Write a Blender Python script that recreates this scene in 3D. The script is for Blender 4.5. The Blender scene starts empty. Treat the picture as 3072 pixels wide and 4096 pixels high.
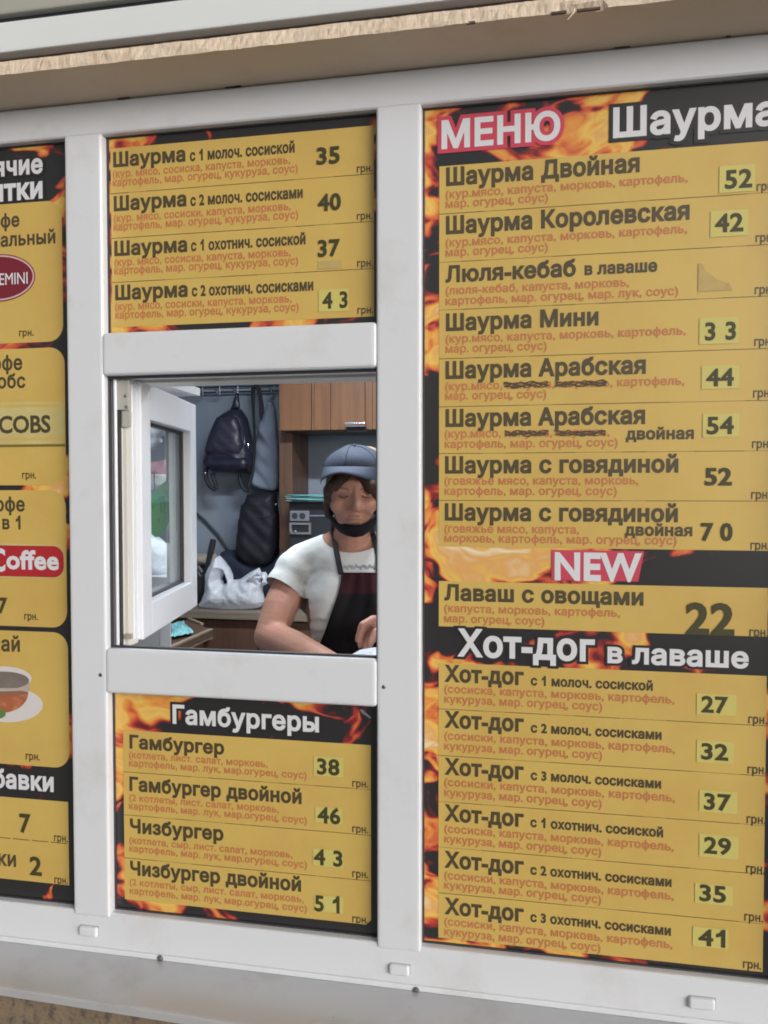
import bpy, bmesh, math, random
import numpy as np
from mathutils import Vector, Matrix, geometry
from mathutils.bvhtree import BVHTree

random.seed(7)
rng = np.random.default_rng(7)
scene = bpy.context.scene
COL = scene.collection

# ------------------------------------------------------------------ camera
EYE = 1.5                                   # camera height above the pavement (m)
DIST = 1.2                                  # camera to kiosk front (m)
YAW, PITCH, ROLL = -0.19190219, -0.03018288, -0.0008009
PW, PH, PF = 3072.0, 4096.0, 3200.0         # photograph size and focal length in its pixels

def axes():
    cy, sy = math.cos(YAW), math.sin(YAW); cp, sp = math.cos(PITCH), math.sin(PITCH)
    fw = Vector((sy * cp, cy * cp, sp)); r0 = Vector((cy, -sy, 0)); u0 = r0.cross(fw)
    cr, sr = math.cos(ROLL), math.sin(ROLL)
    return cr * r0 + sr * u0, -sr * r0 + cr * u0, fw
RT, UP, FW = axes()
CAM = Vector((0, -DIST, EYE))
cd = bpy.data.cameras.new('camera'); cam = bpy.data.objects.new('camera', cd); COL.objects.link(cam)
cd.sensor_fit = 'VERTICAL'; cd.sensor_height = 24.0; cd.sensor_width = 18.0; cd.lens = 24.0 * PF / PH
cd.clip_start = 0.02; cd.clip_end = 500
cam.matrix_world = Matrix((( RT.x, UP.x, -FW.x, CAM.x), (RT.y, UP.y, -FW.y, CAM.y), (RT.z, UP.z, -FW.z, CAM.z), (0, 0, 0, 1)))
scene.camera = cam
scene.cycles.filter_width = 1.8

# ------------------------------------------------------------------ sky, sun, exposure
SUN_EL, SUN_AZ = math.radians(7), math.radians(52)   # azimuth measured from straight in front of the kiosk towards its right
wd = bpy.data.worlds.new('World'); scene.world = wd; wd.use_nodes = True
nt = wd.node_tree; bg = nt.nodes['Background']
sky = nt.nodes.new('ShaderNodeTexSky'); sky.sky_type = 'NISHITA'; sky.sun_disc = False
sky.sun_elevation = SUN_EL; sky.sun_rotation = math.pi - SUN_AZ; sky.dust_density = 4.0; sky.air_density = 1.0; sky.ozone_density = 1.0
hsv = nt.nodes.new('ShaderNodeHueSaturation'); hsv.inputs['Saturation'].default_value = 0.2
nt.links.new(sky.outputs[0], hsv.inputs['Color']); nt.links.new(hsv.outputs[0], bg.inputs[0])
bg.inputs[1].default_value = 0.13
sl = bpy.data.lights.new('sun', 'SUN'); sl.energy = 2.6; sl.angle = math.radians(50); sl.color = (1.0, 0.99, 0.98)
so = bpy.data.objects.new('sun', sl); COL.objects.link(so)
sd = Vector((math.sin(SUN_AZ) * math.cos(SUN_EL), -math.cos(SUN_AZ) * math.cos(SUN_EL), math.sin(SUN_EL)))
so.rotation_euler = sd.to_track_quat('Z', 'Y').to_euler(); so.location = sd * 20
vs_ = scene.view_settings; vs_.view_transform = 'Standard'; vs_.look = 'None'; vs_.gamma = 1; vs_.use_curve_mapping = False
vs_.exposure = 0.12

# ------------------------------------------------------------------ geometry from the photograph: real planes only
def ray(u, v): return FW * PF + RT * (u - PW / 2) + UP * (PH / 2 - v)
def P(u, v, y):                             # point of the sight line on the vertical plane y
    d = ray(u, v); return CAM + d * ((y + DIST) / d.y)
def PZ(u, v, z):                            # point of the sight line at height z
    d = ray(u, v); return CAM + d * ((z - EYE) / d.z)
CROPS = {'R1': (1600, 300, .88728), 'R2': (1600, 1200, .88728), 'R3': (1600, 2100, .88728), 'R4': (1600, 2900, .88728),
         'F': (400, 400, .72333), 'G': (400, 1400, .72333), 'H': (400, 2600, .72333),
         'L3': (0, 500, .45226), 'L4': (0, 1400, .49724), 'L5': (0, 2400, .58747),
         'B1': (780, 1520, .22610), 'B2': (780, 1980, .22610), 'K': (1100, 1500, .33912), 'N': (950, 1480, .52910),
         'S': (430, 1480, .34358), 'T': (430, 2050, .34358), 'px': (0, 0, 1.0)}
def cv(c, x, y):
    a, b, s = CROPS[c]; return a + x * s, b + y * s
def CP(c, x, y, yy): return P(*cv(c, x, y), yy)

# ------------------------------------------------------------------ materials
def _mat(name):
    m = bpy.data.materials.new(name); m.use_nodes = True
    n = m.node_tree; return m, n, n.nodes['Principled BSDF']
def mat(name, col, rough=.5, var=.08, vs=12, bump=0.0, bs=200, metal=0.0, coat=0.0, spec=.5, dirt=None, ds=6, dlo=.5, dhi=.75, stretch=None):
    """colour with a slow variation, an optional second tone (dirt/grain) and a fine bump"""
    m, n, b = _mat(name); L = n.links.new
    tc = n.nodes.new('ShaderNodeTexCoord'); src = tc.outputs['Object']
    if stretch:
        mp = n.nodes.new('ShaderNodeMapping'); mp.inputs['Scale'].default_value = stretch; L(src, mp.inputs[0]); src = mp.outputs[0]
    no = n.nodes.new('ShaderNodeTexNoise'); no.inputs['Scale'].default_value = vs; no.inputs['Detail'].default_value = 4; L(src, no.inputs['Vector'])
    mx = n.nodes.new('ShaderNodeMix'); mx.data_type = 'RGBA'
    lo = [max(0, c * (1 - var)) for c in col]; hi = [c * (1 + var) for c in col]
    mx.inputs[6].default_value = (*lo, 1); mx.inputs[7].default_value = (*hi, 1); L(no.outputs[0], mx.inputs[0])
    out = mx.outputs[2]
    if dirt:
        n2 = n.nodes.new('ShaderNodeTexNoise'); n2.inputs['Scale'].default_value = ds; n2.inputs['Detail'].default_value = 6; n2.inputs['Roughness'].default_value = .65
        L(src, n2.inputs['Vector'])
        rp = n.nodes.new('ShaderNodeMapRange'); rp.inputs[1].default_value = dlo; rp.inputs[2].default_value = dhi; L(n2.outputs[0], rp.inputs[0])
        m2 = n.nodes.new('ShaderNodeMix'); m2.data_type = 'RGBA'; L(rp.outputs[0], m2.inputs[0]); L(out, m2.inputs[6]); m2.inputs[7].default_value = (*dirt, 1)
        out = m2.outputs[2]
    L(out, b.inputs['Base Color'])
    b.inputs['Roughness'].default_value = rough; b.inputs['Metallic'].default_value = metal
    b.inputs['Coat Weight'].default_value = coat; b.inputs['Coat Roughness'].default_value = .3
    b.inputs['Specular IOR Level'].default_value = spec
    if bump:
        n3 = n.nodes.new('ShaderNodeTexNoise'); n3.inputs['Scale'].default_value = bs; n3.inputs['Detail'].default_value = 3; L(src, n3.inputs['Vector'])
        bp = n.nodes.new('ShaderNodeBump'); bp.inputs['Strength'].default_value = 1; bp.inputs['Distance'].default_value = bump
        L(n3.outputs[0], bp.inputs['Height']); L(bp.outputs[0], b.inputs['Normal'])
    return m

def flame_mat(name, bx, bz, off, seed):
    """printed flames: warped noise through a black-red-orange-yellow ramp; bx, bz tilt how much fire the print shows"""
    m, n, b = _mat(name); L = n.links.new; N = n.nodes.new
    tc = N('ShaderNodeTexCoord')
    mp = N('ShaderNodeMapping'); mp.inputs['Location'].default_value = (seed, seed * .7, seed * 1.3); mp.inputs['Scale'].default_value = (5.5, 5.5, 8.5); mp.inputs['Rotation'].default_value = (0, .5, 0)
    L(tc.outputs['Object'], mp.inputs[0])
    w = N('ShaderNodeTexNoise'); w.inputs['Scale'].default_value = .8; w.inputs['Detail'].default_value = 3; L(mp.outputs[0], w.inputs['Vector'])
    sc = N('ShaderNodeVectorMath'); sc.operation = 'SCALE'; sc.inputs['Scale'].default_value = 2.4; L(w.outputs['Color'], sc.inputs[0])
    ad = N('ShaderNodeVectorMath'); ad.operation = 'ADD'; L(mp.outputs[0], ad.inputs[0]); L(sc.outputs[0], ad.inputs[1])
    f = N('ShaderNodeTexNoise'); f.inputs['Scale'].default_value = 1.0; f.inputs['Detail'].default_value = 3; f.inputs['Roughness'].default_value = .5; f.inputs['Distortion'].default_value = .6; L(ad.outputs[0], f.inputs['Vector'])
    fm = N('ShaderNodeMapping'); fm.inputs['Scale'].default_value = (2.2, 2.2, .5); L(ad.outputs[0], fm.inputs[0])
    fb = N('ShaderNodeTexNoise'); fb.inputs['Scale'].default_value = 3.5; fb.inputs['Detail'].default_value = 3; L(fm.outputs[0], fb.inputs['Vector'])
    f1 = N('ShaderNodeMath'); f1.operation = 'MULTIPLY_ADD'; L(f.outputs[0], f1.inputs[0]); f1.inputs[1].default_value = 1.45; f1.inputs[2].default_value = -.225 - .09
    f2 = N('ShaderNodeMath'); f2.operation = 'MULTIPLY_ADD'; L(fb.outputs[0], f2.inputs[0]); f2.inputs[1].default_value = .18; L(f1.outputs[0], f2.inputs[2])
    sx = N('ShaderNodeSeparateXYZ'); L(tc.outputs['Object'], sx.inputs[0])
    a1 = N('ShaderNodeMath'); a1.operation = 'MULTIPLY_ADD'; L(sx.outputs[0], a1.inputs[0]); a1.inputs[1].default_value = bx; L(f2.outputs[0], a1.inputs[2])
    a2 = N('ShaderNodeMath'); a2.operation = 'MULTIPLY_ADD'; L(sx.outputs[2], a2.inputs[0]); a2.inputs[1].default_value = bz; L(a1.outputs[0], a2.inputs[2])
    a3 = N('ShaderNodeMath'); a3.operation = 'ADD'; L(a2.outputs[0], a3.inputs[0]); a3.inputs[1].default_value = off
    rp = N('ShaderNodeValToRGB'); cr = rp.color_ramp
    cr.elements[0].position = .44; cr.elements[0].color = (.022, .021, .022, 1)
    cr.elements[1].position = .80; cr.elements[1].color = (.84, .74, .46, 1)
    for p, c in ((.465, (.20, .018, .022)), (.495, (.58, .075, .04)), (.535, (.74, .27, .055)), (.59, (.80, .52, .11)), (.65, (.74, .38, .12))):
        e = cr.elements.new(p); e.color = (*c, 1)
    L(a3.outputs[0], rp.inputs[0]); L(rp.outputs[0], b.inputs['Base Color'])
    b.inputs['Roughness'].default_value = .32; b.inputs['Coat Weight'].default_value = .7; b.inputs['Coat Roughness'].default_value = .3
    return m

def wood_mat(name, c1, c2, rough=.45, axis='z', scale=3.0):
    m, n, b = _mat(name); L = n.links.new; N = n.nodes.new
    tc = N('ShaderNodeTexCoord'); mp = N('ShaderNodeMapping')
    mp.inputs['Scale'].default_value = {'z': (16, 16, 1.0), 'x': (1.2, 16, 16)}[axis]; L(tc.outputs['Object'], mp.inputs[0])
    no = N('ShaderNodeTexNoise'); no.inputs['Scale'].default_value = scale; no.inputs['Detail'].default_value = 5; no.inputs['Distortion'].default_value = .8; L(mp.outputs[0], no.inputs['Vector'])
    rp = N('ShaderNodeValToRGB'); rp.color_ramp.elements[0].position = .3; rp.color_ramp.elements[1].position = .7
    rp.color_ramp.elements[0].color = (*c1, 1); rp.color_ramp.elements[1].color = (*c2, 1)
    L(no.outputs[0], rp.inputs[0]); L(rp.outputs[0], b.inputs['Base Color']); b.inputs['Roughness'].default_value = rough
    return m

M = {}
M['pvc'] = mat('white_pvc', (.70, .715, .745), .28, .03, 5, .00006, 700, dirt=(.55, .53, .50), ds=8, dlo=.55, dhi=.95)
M['pvc_old'] = mat('aged_white_pvc', (.66, .63, .57), .35, .05, 8, .00006, 500, dirt=(.42, .38, .32), ds=14, dlo=.6, dhi=.85)
M['gasket'] = mat('dark_rubber_gasket', (.045, .04, .042), .6, .1)
M['sill'] = mat('painted_sheet_metal', (.56, .56, .57), .30, .05, 4, .00012, 60, metal=.25, dirt=(.40, .38, .36), ds=7, dlo=.52, dhi=.85)
M['plaster'] = mat('tan_plaster', (.225, .17, .11), .85, .25, 25, .002, 120, dirt=(.11, .085, .07), ds=45, dlo=.5, dhi=.62)
M['soffit'] = mat('tan_painted_board', (.66, .55, .43), .6, .07, 6, .0002, 150, dirt=(.58, .47, .36), ds=10, dlo=.55, dhi=.85)
M['chip'] = mat('raw_chipboard_edge', (.74, .60, .46), .9, .15, 90, .0012, 260, dirt=(.54, .40, .28), ds=70, dlo=.52, dhi=.75, stretch=(1, 1, .35))
M['whitemetal'] = mat('white_enamelled_metal', (.74, .76, .76), .3, .03, 4, .0001, 30)
M['greymetal'] = mat('grey_beige_cladding', (.40, .39, .34), .5, .05, 4)
M['rustgap'] = mat('rusty_dark_steel', (.07, .05, .04), .7, .3, 30, dirt=(.16, .08, .045), ds=40, dlo=.45, dhi=.7)
M['steel'] = mat('steel_screw', (.35, .34, .33), .35, .1, metal=1)
M['yellow'] = mat('yellow_print', (.63, .435, .11), .38, .05, 3.5, .0004, 14, coat=.7, dirt=(.57, .365, .09), ds=5, dlo=.45, dhi=.75)
M['ink'] = mat('dark_brown_ink', (.078, .058, .026), .42, .1, coat=.7)
M['red'] = mat('orange_red_ink', (.54, .19, .07), .42, .1, coat=.7)
M['black'] = mat('black_ink', (.022, .021, .022), .34, .1, coat=.7)
M['whiteink'] = mat('white_ink', (.70, .70, .72), .36, .03, coat=.7)
M['pink'] = mat('raspberry_ink', (.58, .055, .10), .36, .08, coat=.7)
M['sticker'] = mat('lime_yellow_sticker', (.60, .52, .15), .42, .05, 20, coat=.1)
M['price'] = mat('black_price_digits', (.06, .055, .022), .42, .1)
M['stain'] = mat('torn_sticker_residue', (.50, .36, .13), .6, .15, 60)
M['marker'] = mat('marker_scribble', (.09, .065, .035), .6, .2)
M['maroon_logo'] = mat('maroon_logo', (.19, .02, .035), .38, .08)
M['red_logo'] = mat('red_logo', (.42, .025, .03), .36, .1)
M['cream_band'] = mat('cream_band', (.60, .52, .24), .36, .25, 6, dirt=(.50, .40, .13), ds=5, dlo=.4, dhi=.65)
M['wall'] = mat('grey_blue_wall_paint', (.27, .31, .375), .7, .08, 5, .0006, 60, dirt=(.20, .23, .275), ds=4, dlo=.5, dhi=.8)
M['ceiling'] = mat('dull_white_ceiling', (.55, .56, .57), .7, .05)
M['floor'] = mat('brown_floor', (.12, .09, .07), .6, .2, 20)
M['ground'] = mat('grey_pavement', (.30, .29, .28), .85, .15, 8, .003, 60)
M['orange_wood'] = wood_mat('orange_cabinet_wood', (.195, .088, .042), (.27, .128, .062))
M['brown_wood'] = wood_mat('brown_cabinet_wood', (.10, .055, .036), (.16, .085, .055))
M['top_wood'] = wood_mat('worn_counter_top', (.20, .16, .12), (.30, .24, .18), axis='x')
M['edge_wood'] = wood_mat('pale_board_edge', (.36, .26, .18), (.46, .34, .24), axis='x')
M['leather'] = mat('dark_blue_leather', (.022, .024, .042), .38, .25, 20, .002, 40)
M['leather2'] = mat('purple_black_leather', (.036, .034, .058), .40, .25, 20, .0025, 35)
M['blackbag'] = mat('black_fabric_bag', (.012, .013, .020), .6, .2, 20, .0015, 60)
M['navy'] = mat('navy_padded_cloth', (.018, .024, .050), .7, .2, 12, .002, 40)
M['greycloth'] = mat('grey_blue_cloth', (.21, .245, .31), .9, .12, 9, .003, 18)
M['chrome'] = mat('chrome', (.75, .76, .78), .15, .02, metal=1)
M['darkmetal'] = mat('dark_rail', (.08, .09, .11), .35, .1, metal=.6)
M['cyan'] = mat('cyan_paper', (.20, .56, .56), .6, .15, 40)
M['beige'] = mat('beige_cloth', (.42, .37, .30), .85, .15, 30, .002, 80)
M['darkbox'] = mat('dark_grey_enamel', (.030, .033, .040), .35, .15)
M['plate'] = mat('grey_plastic_plate', (.20, .21, .23), .4, .08)
M['fridge'] = mat('white_appliance', (.62, .64, .66), .3, .04, 5)
M['green'] = mat('neon_green_card', (.045, .32, .055), .6, .1, 10)
M['pinkbag'] = mat('dusty_pink_plastic', (.36, .16, .19), .45, .2, 12)
M['skin'] = mat('skin', (.45, .235, .165), .5, .10, 22, .0008, 140, dirt=(.43, .20, .155), ds=16, dlo=.45, dhi=.8, spec=.3)
M['hair'] = mat('dark_brown_hair', (.055, .032, .022), .5, .7, 110, .003, 160, stretch=(1, 1, .12), spec=.15)
M['hair2'] = mat('light_brown_hair', (.30, .21, .13), .5, .25, 60)
M['cap'] = mat('slate_blue_cap_cloth', (.027, .036, .060), .8, .1, 15, .0006, 200)
M['capdark'] = mat('dark_cap_underside', (.03, .04, .06), .85, .1)
M['mask'] = mat('black_face_mask', (.017, .015, .024), .8, .15, 20)
M['apron'] = mat('black_apron', (.022, .02, .024), .75, .2, 15, .0015, 40)
M['maroon'] = mat('maroon_apron_bib', (.085, .022, .034), .75, .15, 15, .0015, 40)
M['lip'] = mat('lips', (.30, .12, .10), .45)
M['eye'] = mat('dark_eyelid', (.10, .05, .04), .5)
M['brow'] = mat('soft_brow', (.22, .125, .09), .6)
M['print'] = mat('grey_shirt_print', (.40, .42, .44), .8, .2, 60)

def shirt_mat():
    m = mat('white_cotton_shirt', (.70, .72, .70), .85, .05, 12, .004, 22)
    n = m.node_tree; L = n.links.new; N = n.nodes.new
    b = n.nodes['Principled BSDF']; src = b.inputs['Base Color'].links[0].from_socket
    tc = N('ShaderNodeTexCoord')     # a large faded grey-brown print over the near shoulder and side
    v = N('ShaderNodeVectorMath'); v.operation = 'DISTANCE'; L(tc.outputs['Object'], v.inputs[0])
    h = sbvh.ray_cast(CAM, ray(1238, 2292).normalized()); c = h[0]; v.inputs[1].default_value = (c.x - BODY.x, c.y - BODY.y, c.z - BODY.z)
    no = N('ShaderNodeTexNoise'); no.inputs['Scale'].default_value = 11; no.inputs['Detail'].default_value = 3; L(tc.outputs['Object'], no.inputs['Vector'])
    a = N('ShaderNodeMath'); a.operation = 'MULTIPLY_ADD'; L(no.outputs[0], a.inputs[0]); a.inputs[1].default_value = .10; L(v.outputs['Value'], a.inputs[2])
    r = N('ShaderNodeMapRange'); r.inputs[1].default_value = .165; r.inputs[2].default_value = .085; L(a.outputs[0], r.inputs[0])
    r.inputs[3].default_value = 0; r.inputs[4].default_value = .75
    x = N('ShaderNodeMix'); x.data_type = 'RGBA'; L(r.outputs[0], x.inputs[0]); L(src, x.inputs[6]); x.inputs[7].default_value = (.20, .19, .175, 1)
    L(x.outputs[2], b.inputs['Base Color'])
    return m

def glass_mat():
    m, n, b = _mat('window_glass')
    b.inputs['Base Color'].default_value = (.93, .96, .96, 1); b.inputs['Roughness'].default_value = .03
    b.inputs['Transmission Weight'].default_value = 1.0; b.inputs['IOR'].default_value = 1.45
    tr = n.nodes.new('ShaderNodeBsdfTransparent'); tr.inputs[0].default_value = (.90, .94, .95, 1)
    gl = n.nodes.new('ShaderNodeBsdfGlossy'); gl.inputs['Roughness'].default_value = .04
    lw = n.nodes.new('ShaderNodeLayerWeight'); lw.inputs[0].default_value = .5
    pw = n.nodes.new('ShaderNodeMath'); pw.operation = 'POWER'; pw.inputs[1].default_value = 5; n.links.new(lw.outputs['Facing'], pw.inputs[0])
    fr = n.nodes.new('ShaderNodeMath'); fr.operation = 'MULTIPLY_ADD'; fr.inputs[1].default_value = .9; fr.inputs[2].default_value = .03; n.links.new(pw.outputs[0], fr.inputs[0])
    df = n.nodes.new('ShaderNodeBsdfDiffuse'); df.inputs[0].default_value = (.6, .62, .65, 1)
    mx = n.nodes.new('ShaderNodeMixShader'); m2 = n.nodes.new('ShaderNodeMixShader'); m2.inputs[0].default_value = .05   # dust film
    n.links.new(fr.outputs[0], mx.inputs[0]); n.links.new(tr.outputs[0], mx.inputs[1]); n.links.new(gl.outputs[0], mx.inputs[2])
    n.links.new(mx.outputs[0], m2.inputs[1]); n.links.new(df.outputs[0], m2.inputs[2])
    n.links.new(m2.outputs[0], n.nodes['Material Output'].inputs[0])
    return m
M['glass'] = glass_mat()

def bag_mat():
    m, n, b = _mat('thin_white_plastic')
    b.inputs['Base Color'].default_value = (.86, .89, .95, 1); b.inputs['Roughness'].default_value = .32
    tc = n.nodes.new('ShaderNodeTexCoord'); nz = n.nodes.new('ShaderNodeTexNoise'); nz.inputs['Scale'].default_value = 14; nz.inputs['Detail'].default_value = 4
    n.links.new(tc.outputs['Object'], nz.inputs['Vector'])
    mv = n.nodes.new('ShaderNodeMix'); mv.data_type = 'VECTOR'; mv.inputs[0].default_value = .12; n.links.new(tc.outputs['Object'], mv.inputs[4]); n.links.new(nz.outputs['Color'], mv.inputs[5])
    vo = n.nodes.new('ShaderNodeTexVoronoi'); vo.inputs['Scale'].default_value = 34; n.links.new(mv.outputs[1], vo.inputs['Vector'])
    bp = n.nodes.new('ShaderNodeBump'); bp.inputs['Strength'].default_value = .5; bp.inputs['Distance'].default_value = .010; n.links.new(vo.outputs['Distance'], bp.inputs['Height']); n.links.new(bp.outputs[0], b.inputs['Normal'])
    tl = n.nodes.new('ShaderNodeBsdfTranslucent'); tl.inputs[0].default_value = (.85, .88, .95, 1)
    mx = n.nodes.new('ShaderNodeMixShader'); mx.inputs[0].default_value = .3
    n.links.new(b.outputs[0], mx.inputs[1]); n.links.new(tl.outputs[0], mx.inputs[2]); n.links.new(mx.outputs[0], n.nodes['Material Output'].inputs[0])
    return m
M['bag'] = bag_mat()

# ------------------------------------------------------------------ object helpers
ORIG = {}                                   # world origin of every thing, shared by its parts
def tag(o, label, cat, group=None):
    o['label'] = label; o['category'] = cat
    if group: o['group'] = group
    return o
def thing(name, label, cat, loc, group=None):
    o = bpy.data.objects.new(name, None); o.empty_display_size = .05; COL.objects.link(o)
    o.location = loc; ORIG[o] = Vector(loc); return tag(o, label, cat, group)
def obj(name, verts, faces, mats, parent=None, mi=None, smooth=False, loc=None):
    """one mesh object from world-space vertices; parts live in the frame of their thing"""
    me = bpy.data.meshes.new(name)
    o0 = ORIG[parent] if parent is not None else Vector(loc if loc is not None else np.mean(np.array([tuple(v) for v in verts]), axis=0))
    me.from_pydata([tuple(Vector(v) - o0) for v in verts], [], [tuple(f) for f in faces])
    for m in (mats if isinstance(mats, (list, tuple)) else [mats]): me.materials.append(m)
    if mi is not None: me.polygons.foreach_set('material_index', list(mi))
    if smooth: me.polygons.foreach_set('use_smooth', [True] * len(me.polygons))
    me.update()
    o = bpy.data.objects.new(name, me); COL.objects.link(o)
    if parent is not None: o.parent = parent
    else: o.location = o0
    ORIG[o] = o0
    return o
def bm_obj(name, bm, mats, parent=None, smooth=False, loc=None):
    bm.normal_update(); bm.verts.index_update()
    vs = [v.co.copy() for v in bm.verts]; fs = [[v.index for v in f.verts] for f in bm.faces]; mi = [f.material_index for f in bm.faces]
    bm.free(); return obj(name, vs, fs, mats, parent, mi, smooth, loc)
def box(bm, x0, x1, y0, y1, z0, z1, bev=0.0, seg=2, mi=0):
    b = bmesh.new(); bmesh.ops.create_cube(b, size=1)
    for v in b.verts: v.co = Vector((x0 + (v.co.x + .5) * (x1 - x0), y0 + (v.co.y + .5) * (y1 - y0), z0 + (v.co.z + .5) * (z1 - z0)))
    if bev: bmesh.ops.bevel(b, geom=list(b.edges), offset=bev, segments=seg, affect='EDGES', profile=.6)
    mp = {v: bm.verts.new(v.co) for v in b.verts}
    for f in b.faces:
        nf = bm.faces.new([mp[v] for v in f.verts]); nf.material_index = mi; nf.smooth = False
    b.free()
def boxo(name, ext, m, parent=None, bev=0.0, seg=2):
    bm = bmesh.new(); box(bm, *ext, bev=bev, seg=seg); return bm_obj(name, bm, m, parent)
def tube(bm, pts, r, n=8, mi=0, caps=True):
    pts = [Vector(p) for p in pts]; rs = r if isinstance(r, (list, tuple)) else [r] * len(pts); rings = []
    for i, p in enumerate(pts):
        d = (pts[min(i + 1, len(pts) - 1)] - pts[max(i - 1, 0)]).normalized()
        a = d.orthogonal().normalized() if abs(d.z) > .9 else d.cross(Vector((0, 0, 1))).normalized(); b = d.cross(a)
        rings.append([bm.verts.new(p + (a * math.cos(t) + b * math.sin(t)) * rs[i]) for t in [2 * math.pi * k / n for k in range(n)]])
    for A, B in zip(rings, rings[1:]):
        for k in range(n):
            f = bm.faces.new((A[k], A[(k + 1) % n], B[(k + 1) % n], B[k])); f.material_index = mi; f.smooth = True
    if caps:
        for R_ in (rings[0][::-1], rings[-1]):
            f = bm.faces.new(R_); f.material_index = mi
_SPH = {}
def _sphere(u, v):
    if (u, v) not in _SPH:
        V = [(0, 0, 1.0)] + [(math.sin(math.pi * j / v) * math.cos(2 * math.pi * i / u), math.sin(math.pi * j / v) * math.sin(2 * math.pi * i / u), math.cos(math.pi * j / v)) for j in range(1, v) for i in range(u)] + [(0, 0, -1.0)]
        F = [(0, 1 + i, 1 + (i + 1) % u) for i in range(u)]
        for j in range(v - 2): F += [(1 + j * u + i, 1 + (j + 1) * u + i, 1 + (j + 1) * u + (i + 1) % u, 1 + j * u + (i + 1) % u) for i in range(u)]
        k = len(V) - 1; F += [(k, 1 + (v - 2) * u + (i + 1) % u, 1 + (v - 2) * u + i) for i in range(u)]
        _SPH[u, v] = (V, F)
    return _SPH[u, v]
def ell(bm, c, r, u=20, v=14, mi=0):
    c = Vector(c); r = (r, r, r) if isinstance(r, (int, float)) else r; V, F = _sphere(u, v)
    vv = [bm.verts.new((c.x + a * r[0], c.y + b_ * r[1], c.z + d * r[2])) for a, b_, d in V]
    for f in F:
        q = bm.faces.new([vv[i] for i in f]); q.material_index = mi; q.smooth = True
def cap(bm, p0, r0, p1, r1, n=None):
    p0, p1 = Vector(p0), Vector(p1); L = (p1 - p0).length
    n = n or max(2, int(L / (min(r0, r1) * .35)) + 1)
    for i in range(n + 1):
        t = i / n; ell(bm, p0.lerp(p1, t), r0 + (r1 - r0) * t, u=12, v=8)
def remesh(bm, voxel, smooth=4, factor=.5):
    """continuous skin over overlapping solids; returns (verts, faces) in world space"""
    me = bpy.data.meshes.new('tmp'); bm.to_mesh(me); bm.free()
    o = bpy.data.objects.new('tmp', me); COL.objects.link(o)
    r = o.modifiers.new('r', 'REMESH'); r.mode = 'VOXEL'; r.voxel_size = voxel
    s = o.modifiers.new('s', 'SMOOTH'); s.iterations = smooth; s.factor = factor
    dg = bpy.context.evaluated_depsgraph_get(); dg.update()
    m2 = bpy.data.meshes.new_from_object(o.evaluated_get(dg))
    vs = [v.co.copy() for v in m2.vertices]; fs = [tuple(p.vertices) for p in m2.polygons]
    bpy.data.objects.remove(o); bpy.data.meshes.remove(me); bpy.data.meshes.remove(m2)
    return vs, fs
def prism(name, pts, z0, z1, m, parent):
    n = len(pts); V = [(p.x, p.y, z0) for p in pts] + [(p.x, p.y, z1) for p in pts]
    F = [tuple(range(n))[::-1], tuple(range(n, 2 * n))] + [(i, (i + 1) % n, n + (i + 1) % n, n + i) for i in range(n)]
    return obj(name, V, F, m, parent)
def structure(o): o['kind'] = 'structure'; return o

def noise1(p, s, k=0):
    x, y, z = p
    return (math.sin(x * s + 1.3 * k + 2.1 * math.sin(z * s * .7 + k)) + math.sin(z * s * 1.3 + .7 * k + 1.7 * math.sin(x * s * .9)) + math.sin((x + z) * s * 2.1 + 2.2 * k)) / 3

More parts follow.
